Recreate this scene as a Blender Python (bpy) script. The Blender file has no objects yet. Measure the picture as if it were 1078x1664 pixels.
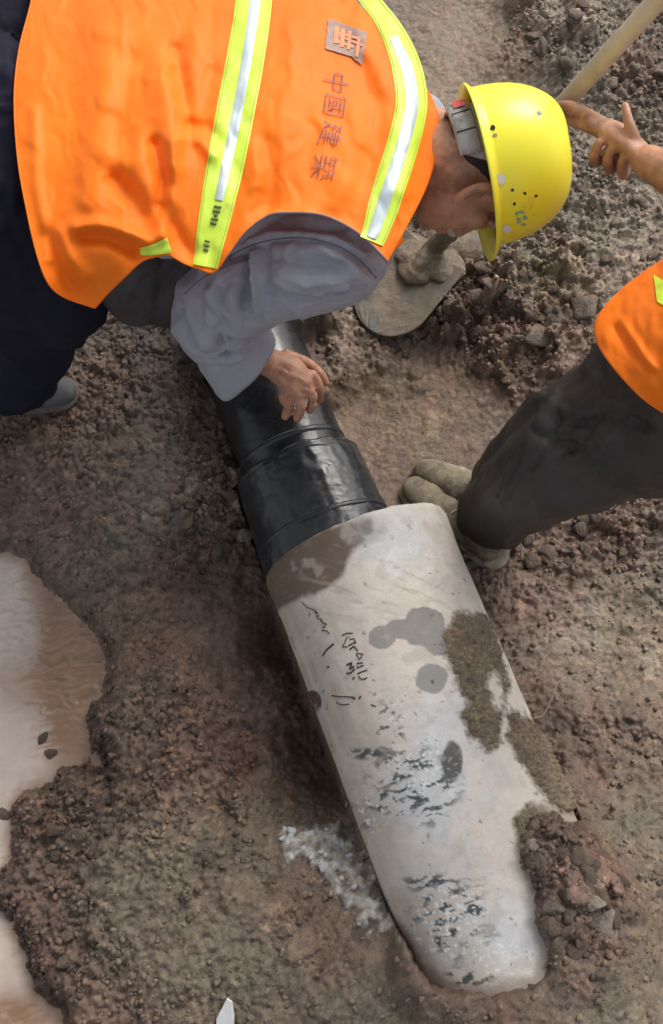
import bpy, bmesh, math, random
import numpy as np
from mathutils import Vector, Matrix
random.seed(7); RNG = np.random.default_rng(11)

# ------------------------------------------------------------------ camera, sky, sun, exposure
F = 1800.0; CX, CY = 539.0, 832.0; TILT = math.radians(20.0); H = 2.40
ct, st = math.cos(TILT), math.sin(TILT)
CAM = np.array([0.0, -H*math.tan(TILT), H])
RIGHT = np.array([1.0, 0, 0]); UPV = np.array([0, ct, st]); FWD = np.array([0, st, -ct])
scene = bpy.context.scene
cam_data = bpy.data.cameras.new('camera'); cam = bpy.data.objects.new('camera', cam_data)
scene.collection.objects.link(cam); scene.camera = cam
cam.location = CAM; cam.rotation_euler = (TILT, 0, 0)
cam_data.sensor_fit = 'VERTICAL'; cam_data.sensor_height = 24.0; cam_data.lens = 24.0*F/1664.0
cam_data.clip_start = 0.05; cam_data.clip_end = 500

world = bpy.data.worlds.new('World'); scene.world = world; world.use_nodes = True
wn = world.node_tree.nodes; wl = world.node_tree.links
SUN_DIR = Vector((0.40, 0.62, 0.70)).normalized()
sky = wn.new('ShaderNodeTexSky'); sky.sky_type = 'NISHITA'; sky.sun_disc = False
sky.sun_elevation = math.asin(SUN_DIR.z); sky.sun_rotation = math.atan2(SUN_DIR.x, SUN_DIR.y)
sky.air_density = 1.0; sky.dust_density = 4.0; sky.ozone_density = 1.0
hs = wn.new('ShaderNodeHueSaturation'); hs.inputs['Saturation'].default_value = 0.30
wl.new(sky.outputs[0], hs.inputs['Color']); bg = wn['Background']
wl.new(hs.outputs[0], bg.inputs['Color']); bg.inputs['Strength'].default_value = 0.15
sun_data = bpy.data.lights.new('sun', 'SUN'); sun = bpy.data.objects.new('sun', sun_data)
scene.collection.objects.link(sun); sun_data.energy = 1.25; sun_data.angle = math.radians(28)
sun_data.color = (1.0, 0.95, 0.89)
sun.rotation_euler = SUN_DIR.to_track_quat('Z', 'Y').to_euler()
vs = scene.view_settings
vs.view_transform = 'Standard'; vs.look = 'None'; vs.gamma = 1.0; vs.exposure = 0.36
vs.use_curve_mapping = False

# ------------------------------------------------------------------ geometry of the view (layout only)
def W(px, py, z):
    d = FWD + RIGHT*((px-CX)/F) + UPV*((CY-py)/F)
    t = (z-CAM[2])/d[2]
    return CAM + d*t
def WV(px, py, z):
    px, py, z = np.broadcast_arrays(np.asarray(px, float), np.asarray(py, float), np.asarray(z, float))
    dx = (px-CX)/F; dy = (CY-py)/F
    d = FWD[None]*1.0 + dx.reshape(-1,1)*RIGHT + dy.reshape(-1,1)*UPV
    t = (z.reshape(-1)-CAM[2])/d[:,2]
    return CAM + d*t[:,None]
def proj(P):
    q = np.asarray(P, float).reshape(-1,3)-CAM
    w = q@FWD
    return CX+F*(q@RIGHT)/w, CY-F*(q@UPV)/w

# ------------------------------------------------------------------ noise in numpy
def _h(ix, iy, iz, s):
    n = (ix.astype(np.int64)*374761393 + iy.astype(np.int64)*668265263 + iz.astype(np.int64)*2147483647 + s*974634777) & 0xffffffff
    n = ((n ^ (n >> 13))*1274126177) & 0xffffffff
    n = ((n ^ (n >> 16))*2246822519) & 0xffffffff
    return ((n ^ (n >> 15)) & 0xffffff)/float(0xffffff)
def noise2(x, y, s=0):
    ix = np.floor(x); iy = np.floor(y); fx = x-ix; fy = y-iy
    ux = fx*fx*fx*(fx*(fx*6-15)+10); uy = fy*fy*fy*(fy*(fy*6-15)+10); z = np.zeros_like(ix)
    def g(a, b):
        t = _h(ix+a, iy+b, z, s)*2*np.pi
        return np.cos(t)*(fx-a)+np.sin(t)*(fy-b)
    a = g(0,0); b = g(1,0); c = g(0,1); d = g(1,1)
    return 1.5*((a*(1-ux)+b*ux)*(1-uy)+(c*(1-ux)+d*ux)*uy)
def noise3(x, y, z, s=0):
    ix = np.floor(x); iy = np.floor(y); iz = np.floor(z); fx = x-ix; fy = y-iy; fz = z-iz
    ux = fx*fx*(3-2*fx); uy = fy*fy*(3-2*fy); uz = fz*fz*(3-2*fz)
    r = 0
    for a in (0,1):
        for b in (0,1):
            for c in (0,1):
                r = r + _h(ix+a, iy+b, iz+c, s)*np.where(a, ux, 1-ux)*np.where(b, uy, 1-uy)*np.where(c, uz, 1-uz)
    return r*2-1
def fbm(x, y, s=0, o=4, g=0.5):
    r = 0; a = 1; t = 0
    for i in range(o):
        r = r+a*noise2(x*2**i+i*7.3, y*2**i-i*3.1, s+i); t += a; a *= g
    return r/t
def worley(x, y, s=0):
    ix = np.floor(x); iy = np.floor(y); f1 = np.full(x.shape, 9.0); f2 = f1.copy(); idv = np.zeros(x.shape); z = np.zeros_like(ix)
    for a in (-1,0,1):
        for b in (-1,0,1):
            px = ix+a+_h(ix+a, iy+b, z, s); py = iy+b+_h(ix+a, iy+b, z, s+1)
            d = np.sqrt((px-x)**2+(py-y)**2); i2 = _h(ix+a, iy+b, z, s+2)
            c = d < f1
            f2 = np.where(c, f1, np.minimum(f2, d)); idv = np.where(c, i2, idv); f1 = np.where(c, d, f1)
    return f1, f2, idv
def sstep(a, b, x):
    t = np.clip((x-a)/(b-a), 0, 1); return t*t*(3-2*t)
def poly_sd(px, py, poly):           # signed distance to polygon, positive inside
    px = np.asarray(px, float); py = np.asarray(py, float)
    d = np.full(px.shape, 1e18); ins = np.zeros(px.shape, bool); n = len(poly)
    for i in range(n):
        x0, y0 = poly[i]; x1, y1 = poly[(i+1) % n]
        ex, ey = x1-x0, y1-y0; L = ex*ex+ey*ey+1e-9
        t = np.clip(((px-x0)*ex+(py-y0)*ey)/L, 0, 1)
        d = np.minimum(d, (px-x0-t*ex)**2+(py-y0-t*ey)**2)
        c = ((y0 > py) != (y1 > py)) & (px < (x1-x0)*(py-y0)/((y1-y0) if y1 != y0 else 1e-9)+x0)
        ins ^= c
    return np.where(ins, 1, -1)*np.sqrt(d)
def line_d(px, py, pts):
    d = np.full(np.shape(px), 1e18)
    for (x0, y0), (x1, y1) in zip(pts[:-1], pts[1:]):
        ex, ey = x1-x0, y1-y0; t = np.clip(((px-x0)*ex+(py-y0)*ey)/(ex*ex+ey*ey+1e-9), 0, 1)
        d = np.minimum(d, (px-x0-t*ex)**2+(py-y0-t*ey)**2)
    return np.sqrt(d)

# ------------------------------------------------------------------ object helpers
def link(o, parent=None):
    scene.collection.objects.link(o)
    if parent is not None:
        o.parent = parent
        o.matrix_parent_inverse = Matrix.Translation(-Vector(parent.location))
    return o
def mesh_np(name, V, Q, mat=None, smooth=True):
    V = np.asarray(V, np.float32); Q = np.asarray(Q, np.int32)
    me = bpy.data.meshes.new(name); k = Q.shape[1]
    me.vertices.add(len(V)); me.vertices.foreach_set('co', V.ravel())
    me.loops.add(Q.size); me.loops.foreach_set('vertex_index', Q.ravel())
    me.polygons.add(len(Q)); me.polygons.foreach_set('loop_start', np.arange(0, Q.size, k, dtype=np.int32))
    me.update(calc_edges=True)
    if smooth: me.polygons.foreach_set('use_smooth', np.ones(len(Q), bool))
    if mat: me.materials.append(mat)
    return me
def obj(name, me, parent=None, label=None, kind=None, mat=None):
    o = bpy.data.objects.new(name, me)
    if mat and not me.materials: me.materials.append(mat)
    link(o, parent)
    if label: o['label'] = label
    if kind: o['kind'] = kind
    return o
def thing(name, label, cat, loc, group=None):
    o = bpy.data.objects.new(name, None); o.location = Vector([float(v) for v in loc]); o.empty_display_size = 0.1
    link(o); o['label'] = label; o['category'] = cat
    if group: o['group'] = group
    return o
def grid_faces(n, m, wrap=False):
    i, j = np.meshgrid(np.arange(n-1), np.arange(m if wrap else m-1), indexing='ij')
    j2 = (j+1) % m
    return np.stack([i*m+j, (i+1)*m+j, (i+1)*m+j2, i*m+j2], -1).reshape(-1,4)
def attr_color(me, name, C):
    a = me.color_attributes.new(name, 'FLOAT_COLOR', 'POINT')
    C = np.asarray(C, np.float32)
    if C.shape[1] == 3: C = np.hstack([C, np.ones((len(C),1), np.float32)])
    a.data.foreach_set('color', C.ravel())
def attr_float(me, name, v):
    a = me.attributes.new(name, 'FLOAT', 'POINT'); a.data.foreach_set('value', np.asarray(v, np.float32))
def get_vn(me):
    n = len(me.vertices); V = np.empty(n*3, np.float32); N = np.empty(n*3, np.float32)
    me.vertices.foreach_get('co', V); me.vertices.foreach_get('normal', N)
    return V.reshape(-1,3).astype(float), N.reshape(-1,3).astype(float)
def set_v(me, V):
    me.vertices.foreach_set('co', np.asarray(V, np.float32).ravel()); me.update()
def catmull(P, n):
    P = np.asarray(P, float); out = []
    Q = np.vstack([2*P[0]-P[1], P, 2*P[-1]-P[-2]])
    for i in range(1, len(Q)-2):
        for k in range(n):
            t = k/n; a, b, c, d = Q[i-1], Q[i], Q[i+1], Q[i+2]
            out.append(0.5*((2*b)+(c-a)*t+(2*a-5*b+4*c-d)*t*t+(-a+3*b-3*c+d)*t**3))
    out.append(P[-1]); return np.array(out)
def tube_data(pts, rad, seg=18, n=5, flat=None, caps=True):
    """swept tube; flat=(dir, factor) squashes the section along dir"""
    PR = np.hstack([np.asarray(pts, float), np.asarray(rad, float).reshape(-1,1)])
    PR = catmull(PR, n) if len(PR) > 2 else np.array([PR[0]*(1-t)+PR[1]*t for t in np.linspace(0,1,n+1)])
    P = PR[:,:3]; R = np.maximum(PR[:,3], 1e-4)
    if caps:
        d0 = P[0]-P[1]; d0 /= np.linalg.norm(d0); d1 = P[-1]-P[-2]; d1 /= np.linalg.norm(d1)
        a = [math.radians(x) for x in (85, 60, 30)]
        P = np.vstack([[P[0]+d0*R[0]*math.sin(x) for x in a], P, [P[-1]+d1*R[-1]*math.sin(x) for x in reversed(a)]])
        R = np.concatenate([[R[0]*math.cos(x) for x in a], R, [R[-1]*math.cos(x) for x in reversed(a)]])
    T = np.gradient(P, axis=0); T /= np.linalg.norm(T, axis=1)[:,None]+1e-12
    ref = np.array([0.13, 0.31, 0.94]); 
    if abs(T[len(T)//2]@ref) > 0.9: ref = np.array([0.94, 0.2, 0.1])
    A = np.cross(T, ref); A /= np.linalg.norm(A, axis=1)[:,None]; B = np.cross(T, A)
    th = np.linspace(0, 2*np.pi, seg, endpoint=False)
    off = R[:,None,None]*(np.cos(th)[None,:,None]*A[:,None]+np.sin(th)[None,:,None]*B[:,None])
    if flat is not None:
        f = np.asarray(flat[0], float); f /= np.linalg.norm(f)
        off = off-(off@f)[...,None]*f*(1-flat[1])
    V = (P[:,None]+off).reshape(-1,3); Q = grid_faces(len(P), seg, True)
    faces = [list(q) for q in Q]
    if caps:
        faces.append(list(range(seg))); faces.append(list(range(len(V)-1, len(V)-seg-1, -1)))
    return V, faces
def ball_data(c, r, axes=None, seg=16):
    r = np.broadcast_to(np.asarray(r, float), (3,))
    ph = np.linspace(0.05, np.pi-0.05, seg); th = np.linspace(0, 2*np.pi, seg*2, endpoint=False)
    V = np.stack([np.sin(ph)[:,None]*np.cos(th), np.sin(ph)[:,None]*np.sin(th), np.repeat(np.cos(ph)[:,None], len(th), 1)], -1).reshape(-1,3)*r
    if axes is not None: V = V@np.asarray(axes)
    V = V+np.asarray(c); m = len(th); fs = [list(q) for q in grid_faces(seg, m, True)]
    fs.append(list(range(m))); fs.append(list(range(len(V)-1, len(V)-m-1, -1)))
    return V, fs
def mesh_parts(parts):
    bm = bmesh.new()
    for V, Fs in parts:
        vs_ = [bm.verts.new(v) for v in V]
        for f in Fs:
            try: bm.faces.new([vs_[i] for i in f])
            except ValueError: pass
    bmesh.ops.recalc_face_normals(bm, faces=bm.faces)
    me = bpy.data.meshes.new('m'); bm.to_mesh(me); bm.free(); return me
def fuse(parts, voxel, smooth=4, factor=0.5):
    me = mesh_parts(parts); o = bpy.data.objects.new('tmp', me); scene.collection.objects.link(o)
    r = o.modifiers.new('r', 'REMESH'); r.mode = 'VOXEL'; r.voxel_size = voxel; r.adaptivity = 0
    if smooth:
        s = o.modifiers.new('s', 'SMOOTH'); s.iterations = smooth; s.factor = factor
    dg = bpy.context.evaluated_depsgraph_get(); m2 = bpy.data.meshes.new_from_object(o.evaluated_get(dg))
    bpy.data.objects.remove(o); bpy.data.meshes.remove(me)
    m2.polygons.foreach_set('use_smooth', np.ones(len(m2.polygons), bool)); return m2
def folds(me, fl, noise_amp=0.0, noise_scale=12.0, stretch=(1,1,1), seed=3, facing=True, crest=0.0, cs=7.0):
    """sculpt cloth folds: fl = [(points px, width px, depth m)]"""
    V, N = get_vn(me); px, py = proj(V); D = np.zeros(len(V))
    f = np.clip((N@np.array([0,0,1.0]))*2+0.3, 0, 1) if facing else 1
    for pts, w, a in fl:
        dd_ = line_d(px, py, pts)/w; D += a*(.55*np.exp(-dd_**2)+.45*np.exp(-1.8*np.abs(dd_)))*f
    if noise_amp:
        q = V*np.array(stretch)*noise_scale
        n = noise3(q[:,0], q[:,1], q[:,2], seed); n2 = noise3(q[:,0]*2.1+5, q[:,1]*2.1, q[:,2]*2.1, seed+1)
        D += noise_amp*((1-np.abs(n)*1.6)*0.7+n2*0.45)
    if crest:
        q = V*np.array(stretch)*cs; w_ = noise3(q[:,0]*.6+9, q[:,1]*.6, q[:,2]*.6, seed+7)*1.3
        for k, (sc, am) in enumerate(((1, 1), (1.9, .55))):
            n = noise3(q[:,0]*sc+w_, q[:,1]*sc+w_, q[:,2]*sc-w_, seed+20+k); D += crest*am*((1-np.abs(n))**6-.2)
    set_v(me, V+N*D[:,None])
def obj_mat(me, m):
    me.materials.clear(); me.materials.append(m); return me

# ------------------------------------------------------------------ materials
def new_mat(name):
    m = bpy.data.materials.new(name); m.use_nodes = True
    return m, m.node_tree.nodes, m.node_tree.links, m.node_tree.nodes['Principled BSDF']
def n_noise(N, L, scale, detail=4, rough=0.55, vec=None, dist=0.0):
    t = N.new('ShaderNodeTexNoise'); t.inputs['Scale'].default_value = scale; t.inputs['Detail'].default_value = detail
    t.inputs['Roughness'].default_value = rough; t.inputs['Distortion'].default_value = dist
    if vec is not None: L.new(vec, t.inputs['Vector'])
    return t.outputs['Fac']
def n_ramp(N, L, src, stops):
    r = N.new('ShaderNodeValToRGB'); L.new(src, r.inputs[0]); e = r.color_ramp.elements
    while len(e) < len(stops): e.new(0.5)
    for el, (p, c) in zip(e, stops):
        el.position = p; el.color = (c[0], c[1], c[2], 1) if hasattr(c, '__len__') else (c, c, c, 1)
    return r.outputs[0]
def n_mix(N, L, a, b, fac, mode='MIX'):
    m = N.new('ShaderNodeMix'); m.data_type = 'RGBA'; m.blend_type = mode
    for s, v in ((0, fac), (6, a), (7, b)):
        if hasattr(v, 'is_linked'): L.new(v, m.inputs[s])
        elif s == 0: m.inputs[s].default_value = v
        else: m.inputs[s].default_value = (*v, 1)
    return m.outputs[2]
def n_bump(N, L, bsdf, layers):
    prev = None
    for h, s, d in layers:
        b = N.new('ShaderNodeBump'); b.inputs['Strength'].default_value = s; b.inputs['Distance'].default_value = d
        L.new(h, b.inputs['Height'])
        if prev: L.new(prev, b.inputs['Normal'])
        prev = b.outputs[0]
    L.new(prev, bsdf.inputs['Normal'])
def simple(name, base, rough=0.6, var=0.25, vs_=30, bump=None, spec=0.5, sheen=0.0, sss=0.0, metal=0.0, dirt=None):
    m, N, L, b = new_mat(name); tc = N.new('ShaderNodeTexCoord').outputs['Object']
    c = n_ramp(N, L, n_noise(N, L, vs_, 5, 0.6, tc), [(0.3, [v*(1-var) for v in base]), (0.7, [min(1, v*(1+var)) for v in base])])
    if dirt:
        dc, ds, lo, hi = dirt
        f = n_ramp(N, L, n_noise(N, L, ds, 7, 0.65, tc, 0.4), [(lo, 0.0), (hi, 1.0)])
        c = n_mix(N, L, c, dc, f)
    L.new(c, b.inputs['Base Color']); b.inputs['Roughness'].default_value = rough; b.inputs['Metallic'].default_value = metal
    b.inputs['Specular IOR Level'].default_value = spec
    if sheen: b.inputs['Sheen Weight'].default_value = sheen; b.inputs['Sheen Roughness'].default_value = 0.5
    if sss: b.inputs['Subsurface Weight'].default_value = sss; b.inputs['Subsurface Radius'].default_value = (0.01, 0.004, 0.002); b.inputs['Subsurface Scale'].default_value = 0.6
    if bump: n_bump(N, L, b, [(n_noise(N, L, s, 6, 0.6, tc), st_, d) for s, st_, d in bump])
    return m

def ground_material():
    m, N, L, b = new_mat('wet_mud'); tc = N.new('ShaderNodeTexCoord').outputs['Object']
    col = N.new('ShaderNodeAttribute'); col.attribute_name = 'tint'
    wet = N.new('ShaderNodeAttribute'); wet.attribute_name = 'wet'
    v1 = n_ramp(N, L, n_noise(N, L, 38, 8, 0.68, tc, 0.8), [(0.28, (.52,.50,.48)), (0.5, (.92,.87,.80)), (0.75, (1.5,1.42,1.24))])
    v2 = n_ramp(N, L, n_noise(N, L, 220, 5, 0.7, tc), [(0.3, 0.72), (0.7, 1.28)])
    c = n_mix(N, L, col.outputs['Color'], v1, 1.0, 'MULTIPLY'); c = n_mix(N, L, c, v2, 1.0, 'MULTIPLY')
    hue = n_ramp(N, L, n_noise(N, L, 9, 4, 0.6, tc), [(0.35, (1.06, 0.97, 0.95)), (0.65, (0.95, 1.03, 1.0))])
    c = n_mix(N, L, c, hue, 1.0, 'MULTIPLY')
    L.new(c, b.inputs['Base Color'])
    r = N.new('ShaderNodeMapRange'); L.new(wet.outputs['Fac'], r.inputs[0]); r.inputs[3].default_value = 0.47; r.inputs[4].default_value = 0.17
    rn = n_noise(N, L, 70, 5, 0.7, tc); mm = N.new('ShaderNodeMath'); mm.operation = 'MULTIPLY_ADD'
    L.new(rn, mm.inputs[0]); mm.inputs[1].default_value = 0.35; mm2 = N.new('ShaderNodeMath'); mm2.operation = 'ADD'
    L.new(r.outputs[0], mm2.inputs[0]); mm2.inputs[1].default_value = -0.17; L.new(mm2.outputs[0], mm.inputs[2])
    L.new(mm.outputs[0], b.inputs['Roughness'])
    n_bump(N, L, b, [(n_noise(N, L, 95, 8, 0.72, tc), 0.75, 0.006), (n_noise(N, L, 500, 4, 0.7, tc), 0.4, 0.0012)])
    return m
M_GROUND = ground_material()
def clod_material(name, base):
    m, N, L, b = new_mat(name); tc = N.new('ShaderNodeTexCoord').outputs['Object']; oi = N.new('ShaderNodeObjectInfo')
    c = n_ramp(N, L, n_noise(N, L, 2.2, 7, 0.7, tc), [(0.3, [v*0.6 for v in base]), (0.7, [v*1.4 for v in base])])
    rr = n_ramp(N, L, oi.outputs['Random'], [(0.0, (0.75, 0.72, 0.72)), (1.0, (1.3, 1.3, 1.3))])
    L.new(n_mix(N, L, c, rr, 1.0, 'MULTIPLY'), b.inputs['Base Color'])
    L.new(n_ramp(N, L, n_noise(N, L, 1.5, 4, 0.6, tc), [(0.3, 0.3), (0.7, 0.75)]), b.inputs['Roughness'])
    n_bump(N, L, b, [(n_noise(N, L, 3.2, 8, 0.7, tc), 0.9, 0.012)])
    return m
M_CLOD = clod_material('mud_clod', (0.150, 0.108, 0.078)); M_CLODG = clod_material('grey_clod', (0.195, 0.152, 0.112))
M_STONE = clod_material('pale_stone', (0.36, 0.30, 0.24))
M_LIME = simple('white_lime', (0.68, 0.70, 0.70), 0.85, 0.25, 40, [(90, 0.6, 0.004)], dirt=((0.2, 0.17, 0.13), 30, 0.5, 0.66))
M_SKIN = simple('weathered_skin', (0.49, 0.245, 0.148), 0.46, 0.22, 35, [(160, 0.35, 0.0015), (45, 0.4, 0.003)], sss=0.12, dirt=((0.2, 0.11, 0.07), 22, 0.52, 0.72))
M_SHIRT = simple('grey_cotton', (0.345, 0.348, 0.395), 0.8, 0.1, 12, [(16, 0.5, 0.02), (42, 0.35, 0.006), (900, 0.3, 0.0006)], sheen=0.12, dirt=((0.24, 0.225, 0.245), 7, 0.55, 0.8))
M_VEST = simple('orange_vest_cloth', (0.95, 0.188, 0.006), 0.55, 0.10, 5, [(7, 0.15, 0.02), (700, 0.15, 0.0006)], sheen=0.06, spec=0.2)
M_LIMEY = simple('lime_reflective_tape', (0.60, 0.80, 0.06), 0.45, 0.08, 14, [(20, 0.25, 0.006)], dirt=((0.35, 0.34, 0.08), 14, 0.55, 0.78))
M_SILVER = simple('silver_reflective_tape', (0.50, 0.58, 0.60), 0.35, 0.12, 25, [(40, 0.2, 0.003)], metal=0.25)
M_NAVY = simple('navy_work_trousers', (0.013, 0.013, 0.026), 0.85, 0.3, 10, [(12, 0.3, 0.02), (600, 0.2, 0.0008)], spec=.2)
M_BLACK = simple('charcoal_trousers', (0.046, 0.042, 0.039), 0.6, 0.3, 9, [(13, 0.35, 0.02), (600, 0.2, 0.0008)], spec=.35, dirt=((0.065, 0.054, 0.045), 12, 0.5, 0.8))
M_SHOE = simple('khaki_canvas', (0.25, 0.215, 0.145), 0.85, 0.3, 30, [(350, 0.5, 0.001), (60, .6, .004)], dirt=((0.15, 0.115, 0.08), 30, 0.42, 0.6))
M_SOLE = simple('pale_rubber', (0.33, 0.30, 0.22), 0.7, 0.2, 30, [(80, 0.4, 0.002)], dirt=((0.12, 0.09, 0.065), 25, 0.45, 0.65))
M_GSHOE = simple('grey_shoe', (0.11, 0.11, 0.115), 0.7, 0.2, 30, [(200, 0.4, 0.001)], dirt=((0.1, 0.08, 0.065), 18, 0.45, 0.7))
M_GSOLE = simple('muddy_grey_rubber', (0.14, 0.13, 0.115), 0.8, 0.3, 30, dirt=((0.11, 0.08, 0.06), 25, 0.4, 0.6))
M_HAT = simple('yellow_hard_hat_plastic', (0.90, 0.82, 0.045), 0.30, 0.05, 10, [(60, 0.06, 0.002)], dirt=((0.70, 0.50, 0.06), 16, 0.62, 0.78))
M_BAND = simple('grey_plastic_band', (0.34, 0.32, 0.31), 0.6, 0.15, 40, [(90, 0.2, 0.001)], dirt=((0.15, 0.12, 0.1), 30, 0.5, 0.7))
M_RED = simple('red_sticker', (0.6, 0.07, 0.05), 0.5, 0.1)
M_WHITE = simple('white_sticker', (0.75, 0.75, 0.72), 0.5, 0.1)
M_BLUE = simple('faded_blue_print', (0.20, 0.42, 0.30), 0.5, 0.3, 60)
M_HOLE = simple('black_vent', (0.01, 0.01, 0.01), 0.8, 0.0)
M_HAIR = simple('short_black_hair', (0.02, 0.016, 0.014), 0.6, 0.4, 200, [(500, 0.8, 0.003)])
M_PRINT = simple('purple_brown_print', (0.30, 0.085, 0.06), 0.6, 0.25, 90)
M_LOGO = simple('faded_grey_print', (0.34, 0.22, 0.18), 0.6, 0.25, 50)
M_LOGO2 = simple('salmon_print', (0.90, 0.30, 0.14), 0.6, 0.15, 50)
M_INK = simple('black_marker_ink', (0.045, 0.04, 0.04), 0.7, 0.4, 90)
M_TPRINT = simple('dark_tape_print', (0.10, 0.12, 0.03), 0.7, 0.5, 150)
M_WOOD = simple('worn_wood_handle', (0.58, 0.48, 0.38), 0.65, 0.15, 12, [(70, 0.4, 0.002)], dirt=((0.22, 0.17, 0.12), 9, 0.5, 0.75))
M_STEEL = simple('muddy_steel_blade', (0.20, 0.155, 0.108), 0.5, 0.25, 14, [(35, 0.6, 0.006), (200, 0.4, 0.002)], dirt=((0.15, 0.14, 0.12), 16, 0.48, 0.62))
M_DARK = simple('dark_thread', (0.02, 0.018, 0.02), 0.8, 0.0)
M_SEAM = simple('grey_thread', (0.15, 0.145, 0.17), 0.8, 0.0)

# ------------------------------------------------------------------ pipe frames (used by the ground too)
RC = 0.200; ZC = 0.155
C0 = W(579, 884, ZC+0.03); C0[2] = ZC; C1 = W(737, 1275, ZC+0.03); C1[2] = ZC
AX = (C1-C0)/np.linalg.norm(C1-C0); PR_ = np.cross(AX, [0,0,1.0]); PR_ = -PR_ if PR_[0] < 0 else PR_; UZ = np.array([0,0,1.0])
LC = 1.30
RB = 0.122; ZB = 0.10
B0 = W(529, 868, ZB+0.03); B0[2] = ZB; B1 = W(432, 622, ZB+0.03); B1[2] = ZB
BX = (B1-B0)/np.linalg.norm(B1-B0); BP = np.cross(BX, UZ); BP = -BP if BP[0] < 0 else BP
def pipe_ab(X, Y):
    dx = X-C0[0]; dy = Y-C0[1]; return dx*AX[0]+dy*AX[1], dx*PR_[0]+dy*PR_[1]
def black_ab(X, Y):
    dx = X-B0[0]; dy = Y-B0[1]; return dx*BX[0]+dy*BX[1], dx*BP[0]+dy*BP[1]

# ------------------------------------------------------------------ ground
TAN=(.24,.175,.12); BRN=(.175,.122,.095); DRK=(.120,.080,.063); GRN=(.175,.145,.113); GRY=(.25,.21,.17); RED=(.178,.117,.094); LTG=(.33,.29,.24)
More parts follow.
